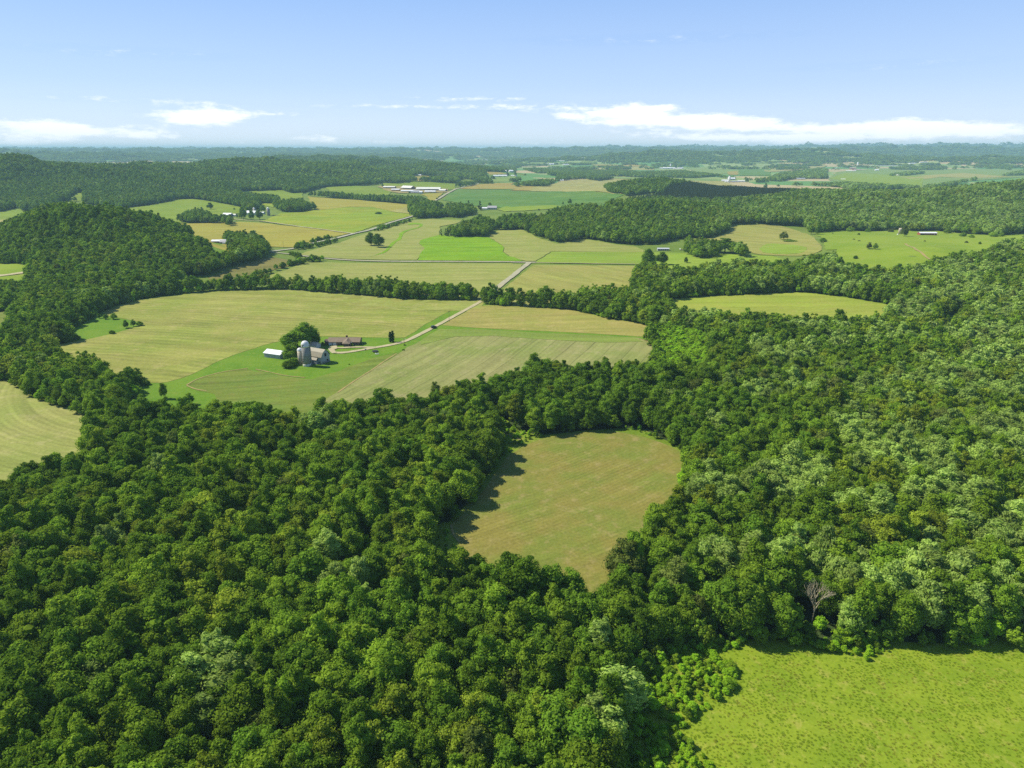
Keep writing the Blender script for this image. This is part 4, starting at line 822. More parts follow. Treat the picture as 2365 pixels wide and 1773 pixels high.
LT = [
 # the farmstead
 ('E', 625, 405, 345, 'dark', 'largest dark spreading tree behind the tall concrete silo', 'tree', 420), ('E', 400, 430, 215, 'dark', 'rounded tree at the left foot of the largest farmyard tree', 'tree', 300),
 ('E', 750, 395, 195, 'dark', 'low dark tree between the largest farmyard tree and the garage', 'tree', 190), ('E', 420, 600, 240, 'dark', 'dark bushy tree between the white metal shed and the silos', 'tree', 290),
 ('E', 490, 530, 190, 'dark', 'leafy tree close behind the short cream silo', 'tree', 230), ('E', 390, 690, 110, 'dark', 'sprawling dark bush in the grass left of the short silo', 'bush', 230), ('E', 470, 660, 120, 'dark', 'dark bush pressed against the base of the short silo', 'bush', 130),
 ('E', 850, 395, 60, 'mid', 'small shrub at the left end of the brown roofed house', 'bush', 60), ('E', 1245, 405, 42, 'dark', 'dark clipped shrub at the front corner of the brown roofed house', 'bush', 55),
 ('E', 1350, 390, 30, 'dark', 'low shrub at the right end of the brown roofed house', 'bush', 50), ('E', 1948, 396, 26, 'dark', 'dark shrub at the foot of the yard light pole by the drive', 'bush', 40), ('E', 1930, 462, 26, 'dark', 'small dark bush on the edge of the olive field below the drive', 'bush', 50), ('E', 1200, 652, 20, 'mid', 'little green bush below the barn shadow', 'bush', 26),
 # the brushy corner left of the big pale field
 ('C1', 825, 345, 48, 'dark', 'leftmost of three small trees along the top of the brushy corner', 'tree', 34), ('C1', 880, 350, 44, 'dark', 'middle one of three small trees along the top of the brushy corner', 'tree', 50), ('C1', 950, 352, 56, 'mid', 'rightmost of three small trees along the top of the brushy corner', 'tree', 52),
 ('C1', 1052, 425, 72, 'dark', 'dark pyramid shaped tree at the tip of the brushy corner', 'tree', 58), ('C1', 1112, 412, 66, 'dark', 'slimmer dark tree right of the pyramid shaped one at the brushy tip', 'tree', 50), ('C1', 1165, 405, 46, 'mid', 'light green bush at the pointed end of the brushy corner', 'bush', 60),
 ('C1', 935, 472, 36, 'dark', 'dark low bush on the lower edge of the brushy corner', 'bush', 62), ('C1', 490, 555, 105, 'dark', 'dark round tree where the brushy corner meets the left wood', 'tree', 140), ('C1', 640, 515, 40, 'mid', 'lone scrubby bush low in the brushy corner', 'bush', 70),
 ('C1', 1368, 1012, 145, 'mid', 'tall thin tree standing alone in the grassy hollow below the big pale field', 'tree', 80), ('C1', 1228, 896, 50, 'dark', 'round bush at the bottom corner of the big pale field', 'bush', 66), ('C1', 1168, 890, 34, 'dark', 'smaller bush left of the round one at the pale field corner', 'bush', 34), ('C1', 1580, 1060, 105, 'mid', 'feathery young tree on the forest edge below the red dirt tip', 'tree', 80), ('C1', 1075, 950, 60, 'mid', 'shrub in the grassy hollow beside the left wood', 'bush', 90),
 ('C2', 1535, 1010, 130, 'dull', 'dull green pine-like tree rising above the forest edge at the grey green field', 'tree', 115),
 # fields beyond the hedgerow
 ('B2', 985, 505, 115, 'dark', 'left one of two dark trees islanded in the hay field', 'tree', 120), ('B2', 1045, 520, 120, 'dark', 'right one of two dark trees islanded in the hay field', 'tree', 120),
 ('B2', 1048, 237, 22, 'dark', 'small dark bush in the middle of the rolling lime field', 'bush', 60), ('B2', 1080, 345, 24, 'mid', 'low shrub clump beside the diagonal road', 'bush', 130), ('B2', 300, 575, 26, 'mid', 'low shrub at the fork of the two roads', 'bush', 60), ('B2', 520, 640, 22, 'mid', 'low weeds in the ditch corner below the cross road', 'bush', 90),
 ('B1', 1790, 197, 60, 'dark', 'lone round tree in the green meadow above the second farm', 'tree', 66), ('B1', 1995, 200, 20, 'dark', 'tiny bush right of the lone meadow tree', 'bush', 26), ('B1', 1560, 306, 58, 'dark', 'dark low tree at the left foot of the big clump by the second farm', 'tree', 80),
 ('M', 945, 395, 80, 'dark', 'narrow small tree beside the second farm house drive', 'tree', 42), ('M', 1050, 420, 225, 'dark', 'tall leafy tree in front of the second farm barn', 'tree', 150), ('M', 1190, 425, 170, 'dark', 'rounded tree in the middle of the second farmyard', 'tree', 130), ('M', 1320, 415, 170, 'dark', 'spreading tree right of the second farmyard barn', 'tree', 140), ('M', 1010, 400, 130, 'dull', 'greyish tree at the left of the second farmyard group', 'tree', 110), ('M', 1385, 290, 120, 'dark', 'tree behind the second farmyard between the two silos', 'tree', 130), ('M', 700, 440, 110, 'dark', 'dark tree hiding the left side of the second farm house', 'tree', 170),
 ('M', 500, 230, 1, 'dark', '', 'skip', 1),
 ('N', 655, 335, 150, 'pine', 'dark conical conifer left of the grey roofed house', 'conifer', 92), ('N', 820, 255, 55, 'dark', 'small round tree behind the grey roofed house', 'tree', 80), ('N', 1655, 338, 34, 'dark', 'small bush on the edge of the bright strip below the dark green crop', 'bush', 40), ('N', 2065, 240, 58, 'dark', 'small upright tree on the upper edge of the wood beside the dark green crop', 'tree', 45), ('N', 2180, 235, 100, 'dark', 'broad dark tree on the upper edge of the wood beside the dark green crop', 'tree', 100), ('N', 460, 320, 145, 'pine', 'conifer rising above the roadside grove', 'conifer', 90),
 # right hand fields
 ('B3', 1165, 690, 165, 'dark', 'big dark tree at the left end of the lime strip', 'tree', 150), ('B3', 1285, 670, 115, 'dark', 'second big dark tree just right of the biggest at the lime strip', 'tree', 125), ('B3', 1490, 655, 54, 'dark', 'small round tree alone on the near edge of the lime strip', 'tree', 46),
 ('B3', 1820, 568, 130, 'dark', 'largest rounded tree of the bushy row below the round wooded hill', 'tree', 180), ('B3', 1945, 568, 100, 'dark', 'rounded tree at the right end of the bushy row', 'tree', 125), ('B3', 1660, 545, 62, 'dark', 'dark bush in the middle of the bushy row', 'bush', 110), ('B3', 1570, 520, 48, 'mid', 'green bush near the left end of the bushy row', 'bush', 80), ('B3', 1505, 500, 34, 'mid', 'leftmost little bush of the bushy row', 'bush', 50),
 ('B4', 165, 455, 72, 'dull', 'lone dull green tree in the middle of the tan field', 'tree', 86), ('B4', 400, 408, 75, 'dark', 'tree in the gap between the tan field and the pasture', 'tree', 70), ('B4', 450, 412, 72, 'dark', 'twin tree close to the pasture gate', 'tree', 64), ('B4', 500, 475, 42, 'dark', 'dark bush on the bank between the tan field and the pasture', 'bush', 80), ('B4', 225, 470, 16, 'mid', 'low weeds right of the lone tan field tree', 'bush', 120),
 ('B4', 890, 535, 60, 'dull', 'left one of two slim trees in the pasture', 'tree', 56), ('B4', 945, 540, 58, 'mid', 'right one of two slim trees in the pasture', 'tree', 44), ('B4', 775, 617, 32, 'dark', 'round dark bush low in the pasture', 'bush', 46), ('B4', 805, 415, 20, 'dark', 'small dark bush at the top left of the pasture', 'bush', 28), ('B4', 1078, 392, 32, 'dull', 'brownish bush left of the ruined silo', 'bush', 44),
 ('B4', 1190, 430, 100, 'dull', 'dull half bare tree leaning over the ruined silo', 'tree', 70), ('B4', 1690, 430, 42, 'mid', 'bush in the pasture right of the red shed', 'bush', 62), ('B4', 1765, 440, 32, 'mid', 'smaller bush beside the one right of the red shed', 'bush', 46), ('B4', 1800, 410, 48, 'mid', 'pale bush under the ridge wood right of the red shed', 'bush', 60), ('B4', 1950, 432, 50, 'mid', 'wide bush at the right end of the pasture', 'bush', 80), ('B4', 2020, 430, 40, 'mid', 'last bush at the far right of the pasture', 'bush', 50), ('B4', 1720, 486, 24, 'dull', 'lone scrubby bush in the open right of the pasture', 'bush', 34), ('B4', 1835, 495, 28, 'mid', 'small bush just above the right forest edge', 'bush', 30), ('B4', 730, 388, 50, 'mid', 'bush at the foot of the ridge wood above the pasture', 'bush', 80), ('B4', 880, 392, 36, 'dark', 'dark bush under the ridge wood left of the brownish bush', 'bush', 50), ('B4', 590, 372, 52, 'mid', 'rounded bush under the left part of the ridge wood', 'bush', 80), ('B4', 1560, 402, 50, 'mid', 'light bush under the ridge wood close right of the red shed', 'bush', 66),
 ('H5', 1235, 560, 100, 'dark', 'slim tree alone in the pale field beyond the ridge', 'tree', 80), ('H5', 1455, 520, 42, 'dark', 'round bush on the skyline of the wooded ridge', 'bush', 66), ('H5', 920, 455, 75, 'dark', 'tree at the right end of the white silo farm', 'tree', 90), ('H5', 1850, 225, 40, 'dark', 'dark round tree in the far tan fields', 'tree', 100), ('H8', 530, 340, 90, 'pine', 'dark conifer between the white sheds and the far house', 'conifer', 66), ('H8', 665, 345, 90, 'dark', 'tree right of the far house', 'tree', 60), ('H8', 280, 392, 60, 'dark', 'dark trees clump left of the far white sheds', 'tree', 110), ('H8', 835, 330, 36, 'dark', 'bush in the strip field right of the far house', 'bush', 60),
 ('K', 1650, 565, 60, 'dark', 'small dark tree on the dirt road verge below the dairy', 'tree', 60), ('K', 260, 225, 60, 'dark', 'dark tree at the left end of the dairy', 'tree', 90), ('K', 950, 400, 60, 'dark', 'dark tree in front of the low white dairy shed', 'tree', 70), ('K', 1290, 410, 58, 'dark', 'dark tree beside the dairy farm house', 'tree', 40),
]
for L in LT:
    if L[6] == 'skip': continue
    lone(L[0], L[1], L[2], L[3], L[4], L[5], L[6], None, L[7])
# columnar evergreens on the lawn
colm = crown_mesh('crown', 77, 7, 1.25, 0.2, 18, 70, 0.30, LEAF['evergreen'], 'column')
for x, y, h, lab in ((1757, 352, 138, 'slightly shorter of two dark columnar evergreens on the lawn'), (1789, 348, 148, 'taller right one of two dark columnar evergreens on the lawn')):
    X, Y, Z = spot('E', x, y); r = empty('columnar_evergreen', (X, Y, Z)); k = .1718 * mpp(X, Y, Z)
    tag(r, lab, 'evergreen tree', 'pair of columnar evergreens')
    c = bpy.data.objects.new('crown', colm); col.objects.link(c); c.parent = r; hh = h * k * 1.06 / 7; r.scale = (hh * 1.0, hh * 1.0, hh)
    t = bpy.data.objects.new('trunk', TRUNK); col.objects.link(t); t.parent = r; t.scale = (.3, .3, .2)
# the dead tree above the grassy corner
V, F = [], []
def limb(a, d, L, r0, n, rr):
    b = tuple(a[i] + d[i] * L for i in range(3)); tube(V, F, a, b, r0, r0 * 0.66, 6)
    if n == 0: return
    for _ in range(3 if n > 2 else 2):
        dv = Vector((d[0] + rr.uniform(-.6, .6), d[1] + rr.uniform(-.6, .6), d[2] + rr.uniform(-.12, .35))).normalized()
        limb(b, tuple(dv), L * rr.uniform(.58, .8), r0 * 0.6, n - 1, rr)
rr = random.Random(4)
X, Y, Z = spot('D3', 858, 1205)
limb((0, 0, 0), (0.03, 0, 1), 4.6, 0.26, 1, rr)
for k in range(7):
    a = k * 0.9 + .3; limb((0.1, 0, 3.6 + 0.35 * k), tuple(Vector((math.cos(a) * .6, math.sin(a) * .6, 0.95)).normalized()), 3.3 - 0.12 * k, 0.15, 4, rr)
dt = empty('dead_tree', (X, Y, Z)); tag(dt, 'bare dead tree with pale branches on the forest edge', 'dead tree'); mesh_obj('branches', V, F, M['dead'], dt)
dt.scale = (.9, .9, 1.0)

# ------------------------------------------------------------------ buildings
class MB:
    def __init__(self): self.v, self.f = [], []
    def box(self, x0, x1, y0, y1, z0, z1):
        s = len(self.v); self.v += [(x, y, z) for z in (z0, z1) for x, y in ((x0, y0), (x1, y0), (x1, y1), (x0, y1))]
        self.f += [(s+3, s+2, s+1, s), (s+4, s+5, s+6, s+7), (s, s+1, s+5, s+4), (s+1, s+2, s+6, s+5), (s+2, s+3, s+7, s+6), (s+3, s, s+4, s+7)]; return self
    def prism(self, prof, x0, x1):                   # closed (y, z) outline pushed along x
        s = len(self.v); n = len(prof); self.v += [(x0, y, z) for y, z in prof] + [(x1, y, z) for y, z in prof]
        self.f += [tuple(s + i for i in range(n)), tuple(s + n + i for i in reversed(range(n)))] + [(s + (i + 1) % n, s + i, s + n + i, s + n + (i + 1) % n) for i in range(n)]; return self
    def prism_y(self, prof, y0, y1):
        s = len(self.v); n = len(prof); self.v += [(x, y0, z) for x, z in prof] + [(x, y1, z) for x, z in prof]
        self.f += [tuple(s + i for i in reversed(range(n))), tuple(s + n + i for i in range(n))] + [(s + i, s + (i + 1) % n, s + n + (i + 1) % n, s + n + i) for i in range(n)]; return self
    def lathe(self, prof, n=28, cx=0, cy=0):
        s = len(self.v)
        for r_, z in prof: self.v += [(cx + r_ * math.cos(6.28319 * k / n), cy + r_ * math.sin(6.28319 * k / n), z) for k in range(n)]
        for i in range(len(prof) - 1):
            self.f += [(s + i*n + k, s + i*n + (k+1) % n, s + (i+1)*n + (k+1) % n, s + (i+1)*n + k) for k in range(n)]
        self.f.append(tuple(s + (len(prof)-1)*n + k for k in range(n))); self.f.append(tuple(s + k for k in reversed(range(n)))); return self
    def build(self, name, mat, parent=None, smooth=False):
        o = mesh_obj(name, self.v, self.f, mat, parent)
        if smooth:
            for p in o.data.polygons: p.use_smooth = len(p.vertices) == 4
        return o
def roof_slabs(W, Hw, Hr, L, over=0.45, th=0.16, gambrel=False):
    m = MB(); x0, x1 = -L / 2 - over, L / 2 + over
    if gambrel: line = [(-W/2 - over, Hw - 0.25), (-W * 0.31, Hw + Hr * 0.62), (0, Hw + Hr), (W * 0.31, Hw + Hr * 0.62), (W/2 + over, Hw - 0.25)]
    else:
        e = Hr / (W / 2) * over; line = [(-W/2 - over, Hw - e), (0, Hw + Hr), (W/2 + over, Hw - e)]
    m.prism([(y, z + 0.03) for y, z in line] + [(y, z + th + 0.03) for y, z in reversed(line)], x0, x1)
    return m
def wall_block(W, Hw, Hr, L, gambrel=False):
    top = [(W/2, Hw), (W * 0.31, Hw + Hr * 0.62), (0, Hw + Hr), (-W * 0.31, Hw + Hr * 0.62), (-W/2, Hw)] if gambrel else [(W/2, Hw), (0, Hw + Hr), (-W/2, Hw)]
    return MB().prism([(-W/2, -1.2), (W/2, -1.2)] + top, -L / 2, L / 2)
def opening(root, name, side, W, L, u, z0, w, h, mat):
    m = MB(); e = 0.06
    if side == 'f': m.box(u - w/2, u + w/2, -W/2 - e, -W/2 + e, z0, z0 + h)
    elif side == 'b': m.box(u - w/2, u + w/2, W/2 - e, W/2 + e, z0, z0 + h)
    elif side == 'l': m.box(-L/2 - e, -L/2 + e, u - w/2, u + w/2, z0, z0 + h)
    else: m.box(L/2 - e, L/2 + e, u - w/2, u + w/2, z0, z0 + h)
    return m.build(name, mat, root)
def gable(win, x, y, L, W, Hw, Hr, deg, roof, wall, name, label, cat, ops=(), gambrel=False, z=0.0):
    X, Y, Z = spot(win, x, y); r = empty(name, (X, Y, Z + z), rad(deg)); tag(r, label, cat)
    wall_block(W, Hw, Hr, L, gambrel).build('wall', M[wall], r); roof_slabs(W, Hw, Hr, L, gambrel=gambrel).build('roof', M[roof], r)
    for (nm, side, u, z0, w_, h_, mt) in ops: opening(r, nm, side, W, L, u, z0, w_, h_, M[mt])
    return r
# --- the farmstead beside the drive
gable('E', 222, 545, 12.5, 7.5, 3.0, 1.5, -22, 'white_metal', 'grey_board', 'metal_shed', 'long shed with a bright white metal roof in the farmyard grass', 'shed', (('door', 'l', 0, 0, 2.6, 2.4, 'dark'),))
def silo(win, x, y, D, H, stave, label, dome=True, base=None, hatch=False, broken=False):
    X, Y, Z = spot(win, x, y); r = empty('silo', (X, Y, Z)); tag(r, label, 'silo'); R = D / 2
    if broken: MB().lathe([(R, -1), (R, H * .8), (R * .8, H), (R * .75, H * .7)], 24).build('shaft', M[stave], r, True); return r
    MB().lathe([(R, -1), (R, H)], 36).build('shaft', M[stave], r, True)
    if base: MB().lathe([(R + .1, -1), (R + .1, base), (R + .02, base + .5)], 36).build('base_ring', M['lime'], r, True)
    h = MB()
    for k in range(int(H / 1.5)): h.lathe([(R + .035, 1 + 1.5 * k), (R + .035, 1.07 + 1.5 * k)], 36)
    h.build('hoops', M['steel'], r)
    if dome:
        MB().lathe([(R * 1.03, H), (R * 1.03, H + .12)] + [(R * 1.02 * math.cos(a), H + .12 + R * .95 * math.sin(a)) for a in np.linspace(0.02, 1.5, 9)], 36).build('dome', M['dome'], r, True)
    if hatch:
        MB().lathe([(R + .05, H - 1.5), (R + .05, H - 0.02)], 36).build('collar', M['dome'], r, True)
        m = MB()
        for a, zz, w_, hh in ((-2.15, H - 0.1, .5, .9), (-1.8, H + .15, .42, .55), (-1.95, H - .5, .3, .4), (-2.0, H - .9, .25, .3)):
            cx_, cy_ = math.cos(a) * (R + .03), math.sin(a) * (R + .03); m.box(cx_ - w_ / 2, cx_ + w_ / 2, cy_ - .12, cy_ + .12, zz - hh / 2, zz + hh / 2)
        m.build('broken_hatch', M['dark'], r)
    m = MB(); m.box(R - .1, R + .7, -.55, .55, 0, H - .4); o = m.build('chute', M[stave], r); o.rotation_euler.z = rad(20)
    return r
silo('E', 636, 668, 4.6, 13.6, 'stave', 'tall grey concrete silo with a white dome beside the old barn', base=1.1, hatch=True)
silo('E', 556, 640, 3.3, 8.6, 'cream_stave', 'short cream silo just left of the tall grey one')
bn = gable('E', 792, 614, 11.5, 7.6, 4.7, 4.0, -27, 'old_shingle', 'grey_board', 'barn', 'old barn with a weathered tan roof right of the tall silo', 'barn',
      (('hay_door', 'r', 0.2, 4.4, 1.6, 2.0, 'dark'), ('door', 'r', 1.7, 0, 1.5, 2.2, 'dark'), ('door', 'f', 4.2, 0, 1.5, 1.9, 'dark'), ('window', 'f', 1.5, 2.2, .9, .7, 'glass'), ('window', 'f', -0.6, 2.2, .9, .7, 'glass'), ('window', 'f', 3.0, 2.2, .9, .7, 'glass'), ('doorway', 'f', -2.6, 0, 2.2, 2.0, 'dark'), ('white_patch', 'f', -1.5, 2.4, .5, 1.0, 'door_white')), True)
MB().box(-5.82, 5.82, -3.87, 3.87, -1.2, 1.25).build('stone_base', M['stone'], bn)
MB().prism([(-5.4, 2.7), (-3.86, 4.3), (-3.86, 4.45), (-5.4, 2.85)], -1.5, 3.2).build('lean_to_roof', M['old_shingle'], bn)
MB().box(-1.3, 3.0, -5.2, -3.9, -1.0, 2.6).build('lean_to_wall', M['grey_board'], bn)
gable('E', 735, 425, 6.2, 5.6, 2.4, 1.6, -20, 'rust_roof', 'white_board', 'garage', 'small garage with a rusty pale roof behind the barn', 'garage', (('garage_door', 'r', 0, 0, 2.6, 2.1, 'door_white'),))
hs = gable('E', 1150, 372, 21.0, 8.6, 2.6, 1.9, 0, 'brown_shingle', 'brick', 'ranch_house', 'long low house with a brown shingle roof at the end of the drive', 'house',
      (('window', 'f', 6.0, 0.9, 1.8, 1.2, 'glass'), ('window', 'f', 8.6, 0.9, 1.2, 1.2, 'glass'), ('window', 'f', -3.6, 0.9, 1.6, 1.2, 'glass'), ('door', 'f', -1.7, 0, 1.0, 2.1, 'dark'), ('window', 'r', 0, 1.0, 1.6, 1.2, 'glass'), ('garage_door', 'f', -9.0, 0, 2.3, 2.1, 'door_white'), ('garage_door', 'f', -6.2, 0, 2.3, 2.1, 'door_white')))
MB().box(-2.4 + 3.0, 2.6 + 3.0 - 1.2, -7.6, -4.36, -1, 2.5).build('wing_wall', M['brick'], hs)
V_ = [(-.2, -8.2, 2.42), (5.0, -8.2, 2.42), (5.0, -3.0, 2.42 + .9), (-.2, -3.0, 2.42 + .9), (2.4, -6.0, 4.1), (2.4, 0.2, 4.65)]
mesh_obj('wing_roof', V_ + [(a, b, c - .15) for a, b, c in V_], [(0, 1, 4), (1, 2, 5, 4), (3, 0, 4, 5), (7, 6, 10), (8, 7, 10, 11), (6, 9, 11, 10), (0, 6, 7, 1), (1, 7, 8, 2), (3, 9, 6, 0)], M['brown_shingle'], hs)
opening(hs, 'window', 'f', 15.2, 21, 2.3, 0.8, 2.4, 1.2, M['glass'])
MB().box(0.4, 1.6, 1.0, 1.9, 3.6, 5.6).build('chimney', M['chimney'], hs)
MB().box(-13.2, -10.55, -2.5, 3.2, -1, 2.3).build('shed_wing', M['brick'], hs); MB().prism([(-2.9, 2.33), (3.6, 2.33), (3.6, 2.45), (.4, 3.3), (-2.9, 2.45)], -13.5, -10.98).build('shed_wing_roof', M['black_paint'] if False else M['brown_board'], hs)
def pole(win, x, y, H, label, arm=True, cat='utility pole', name='utility_pole', r0=.13):
    X, Y, Z = spot(win, x, y); r = empty(name, (X, Y, Z)); tag(r, label, cat)
    MB().lathe([(r0, -.5), (r0 * .7, H)], 10).build('pole', M['wood'], r, True)
    if arm: MB().box(-.8, .8, -.06, .06, H - .7, H - .55).build('cross_arm', M['wood'], r)
    else:
        MB().box(0, .9, -.03, .03, H - .3, H - .24).build('arm', M['steel'], r); MB().lathe([(.05, H - .5), (.22, H - .42), (.18, H - .24)], 12, .9, 0).build('lamp', M['plastic'], r, True)
    return r
pole('E', 1943, 388, 4.6, 'yard light pole beside the drive near the columnar evergreens', False, 'light pole', 'light_pole')
pole('E', 1223, 440, 5.0, 'thin dark pole on the grass island in front of the house', False, 'light pole', 'light_pole', .09)
pole('C2', 1650, 382, 9.0, 'utility pole beside the drive above the black car'); pole('B2', 655, 470, 9, 'utility pole beside the diagonal road near the gold field'); pole('B2', 240, 525, 9, 'utility pole left of the road fork')
pole('C2', 1262, 560, 3.2, 'short pole with a small box where the drive meets the lawn', False, 'post', 'post', .07)
# trampoline, chairs, barrel
X, Y, Z = spot('E', 1550, 482); tr = empty('trampoline', (X, Y, Z)); tag(tr, 'round dark trampoline on the lawn below the drive', 'trampoline')
MB().lathe([(1.75, .80), (1.75, .84)], 28).build('bed', M['mat_black'], tr)
MB().lathe([(1.78, .78), (2.02, .78), (2.02, .88), (1.78, .88)], 28).build('rim', M['mat_black'], tr)
for k in range(6):
    a = k * 1.0472; MB().box(-.04, .04, -.04, .04, -.2, .78).build('leg', M['steel'], tr).location = (1.9 * math.cos(a), 1.9 * math.sin(a), 0)
for k, (x, y, lab) in enumerate(((1556, 515, 'leftmost white plastic chair below the trampoline'), (1574, 518, 'middle white plastic chair below the trampoline'), (1592, 513, 'rightmost white plastic chair below the trampoline'))):
    X, Y, Z = spot('E', x, y); c = empty('garden_chair', (X, Y, Z), k * .5 - .4); tag(c, lab, 'chair', 'white chairs on the lawn')
    MB().box(-.3, .3, -.3, .3, .40, .46).build('seat', M['plastic'], c); MB().box(-.3, .3, .26, .32, .46, 1.0).build('backrest', M['plastic'], c)
    for sx in (-.26, .26):
        for sy in (-.26, .26): MB().box(sx - .03, sx + .03, sy - .03, sy + .03, -.1, .40).build('leg', M['plastic'], c)
        MB().box(sx - .03, sx + .03, -.3, .26, .62, .67).build('armrest', M['plastic'], c)
X, Y, Z = spot('E', 1420, 458); b = empty('barrel', (X, Y, Z)); tag(b, 'small black barrel on the lawn edge of the drive', 'barrel')
MB().lathe([(.42, -.1), (.47, .4), (.42, .95)], 18).build('body', M['black_paint'], b, True); MB().lathe([(.44, .96), (.44, 1.0)], 18).build('lid', M['steel'], b)
# the car on the drive
X, Y, Z = spot('C2', 1519, 436); car = empty('car', (X, Y, Z + lift(5, 500)), math.atan2(1, 1.25)); tag(car, 'black car driving along the gravel drive', 'car')
prof = [(-2.25, .35), (2.25, .35), (2.3, .75), (2.15, .95), (1.1, 1.08), (-2.2, 1.08), (-2.3, .8)]
bo = MB().prism_y(prof, -.9, .9).build('body', M['black_paint'], car)
cabp = [(-2.1, 1.085), (1.05, 1.085), (.45, 1.62), (-1.7, 1.66)]
MB().prism_y([(x * .98, z) for x, z in cabp], -.80, .80).build('windows', M['glass'], car); MB().box(-1.75, .48, -.76, .76, 1.63, 1.70).build('roof', M['black_paint'], car)
for sx in (-1.4, 1.4):
    for sy in (-.9, .9):
        wl = empty('wheel', (sx, sy, .34)); wl.parent = car; wl.rotation_euler = (rad(90), 0, 0)
        MB().lathe([(.34, -.11), (.34, .11)], 18).build('tyre', M['rubber'], wl); MB().lathe([(.2, -.12), (.2, .12)], 14).build('rim', M['chrome'], wl)
for sy in (-.65, .65):
    MB().box(2.2, 2.31, sy - .18, sy + .18, .68, .84).build('headlight', M['plastic'], car); MB().box(-2.31, -2.2, sy - .18, sy + .18, .75, .95).build('tail_light', M['lamp'], car)

# --- second farm
gable('M', 785, 362, 17, 10, 3.4, 3.0, -12, 'white_metal', 'grey_board', 'farm_house', 'white roofed farm house with a grey end at the second farm', 'house', (('window', 'f', -3, 1, 1.4, 1.4, 'glass'), ('window', 'f', 2, 1, 1.4, 1.4, 'glass'), ('door', 'r', 0, 0, 1.4, 2.2, 'dark')))
gable('M', 885, 358, 10, 8, 2.6, 1.6, -8, 'cream_metal', 'white_board', 'garage', 'small pale garage right of the second farm house', 'garage', (('garage_door', 'f', 0, 0, 3, 2.2, 'dark'),))
gable('M', 1190, 335, 20, 11, 4.2, 3.6, -14, 'white_metal', 'white_board', 'barn', 'white roofed barn half hidden by trees at the second farm', 'barn', (('door', 'f', 3, 0, 3, 3, 'dark'),))
gable('M', 1350, 325, 14, 9, 3.0, 1.6, -10, 'white_metal', 'grey_board', 'shed', 'small white roofed shed between trees and the big silo of the second farm', 'shed', (('door', 'f', 0, 0, 3, 2.5, 'dark'),))
silo('M', 1236, 318, 4.4, 10, 'cream_stave', 'pale silo behind the second farm barn'); silo('M', 1478, 352, 5.2, 13.5, 'stave', 'free standing grey silo with a white dome right of the second farm', hatch=False)
X, Y, Z = spot('M', 1610, 352); r = empty('feed_bunk', (X, Y, Z), rad(-6)); tag(r, 'low dark concrete feed bunk right of the free standing silo', 'feed bunk'); MB().box(-9, 9, -3, -2.6, -1, 1.2).build('wall', M['stone'], r); MB().box(-9, 9, 2.6, 3, -1, 1.2).build('wall', M['stone'], r); MB().box(-9, 9, -2.55, 2.55, -1, .12).build('floor', M['lime'], r)
# --- third farm at the wood edge
gable('M', 640, 822, 18, 8, 3.2, 1.6, 2, 'white_metal', 'brown_board', 'shed', 'dark walled shed with a white roof at the edge of the left wood', 'shed', (('door', 'f', 3, 0, 4, 2.6, 'dark'),))
gable('M', 722, 838, 9, 8, 3.4, 1.9, 8, 'grey_shingle', 'brown_board', 'farm_house', 'brown house between the two white roofed sheds at the wood edge', 'house', (('window', 'f', 0, 1.2, 1.4, 1.2, 'glass'),))
gable('M', 778, 845, 10, 8, 2.8, 1.8, 4, 'white_metal', 'white_board', 'shed', 'small bright white shed right of the brown house', 'shed', (('door', 'l', 0, 0, 2.4, 2.2, 'dark'),))
gable('M', 128, 918, 10, 6, 2.6, 1.4, 24, 'white_metal', 'grey_board', 'shed', 'isolated white roofed shed among the left wood', 'shed', (('door', 'f', 0, 0, 2.2, 2.2, 'dark'),))
gable('M', 1245, 850, 15, 10, 4.2, 3.2, 6, 'grey_shingle', 'grey_board', 'barn', 'dark grey roofed barn behind the last trees of the left wood', 'barn', (('door', 'f', 0, 0, 3, 3, 'dark'),), True)
# --- the dairy
gable('K', 440, 268, 36, 22, 3.8, 2.4, -4, 'cream_metal', 'brown_board', 'dairy_barn', 'pale roofed open sided barn at the left end of the dairy', 'barn', (('opening', 'f', 0, 0.3, 30, 2.8, 'dark'), ('opening', 'l', 0, 0.3, 14, 2.8, 'dark')))
gable('K', 597, 338, 24, 13, 4.2, 2.2, -2, 'white_metal', 'red', 'dairy_barn', 'red walled shed with a white roof at the dairy', 'shed', (('door', 'r', 0, 0, 4, 3.2, 'dark'),))
gable('K', 915, 296, 40, 24, 5.0, 5.6, -32, 'cream_metal', 'brown_board', 'dairy_barn', 'broad barn with its brown gable facing the dairy yard', 'barn', (('door', 'l', 0, 0, 7, 4.5, 'dark'), ('opening', 'f', 4, 1, 26, 3, 'dark')))
gable('K', 920, 362, 42, 16, 3.2, 2.2, 6, 'white_metal', 'grey_board', 'dairy_barn', 'low bright white roofed shed in front of the brown gabled barn', 'shed', (('opening', 'f', 0, .4, 34, 2.2, 'dark'),))
gable('K', 1440, 322, 74, 26, 4.6, 4.8, -3, 'cream_metal', 'white_board', 'dairy_barn', 'longest pale roofed barn of the dairy', 'barn', (('opening', 'r', 0, 0.3, 20, 4.4, 'dark'), ('opening', 'f', 0, 1.2, 66, 2.6, 'dark')))
gable('K', 1480, 378, 32, 12, 3.2, 2.6, -2, 'white_metal', 'white_board', 'dairy_barn', 'white shed in front of the longest dairy barn', 'shed', (('door', 'r', 0, 0, 5, 3, 'dark'), ('opening', 'f', -4, .5, 20, 1.8, 'dark')))
gable('K', 1805, 352, 22, 16, 3.8, 3.0, -24, 'cream_metal', 'brown_board', 'dairy_barn', 'rightmost shed of the dairy beside the dirt road', 'shed', (('opening', 'f', 0, .3, 18, 3, 'dark'),))
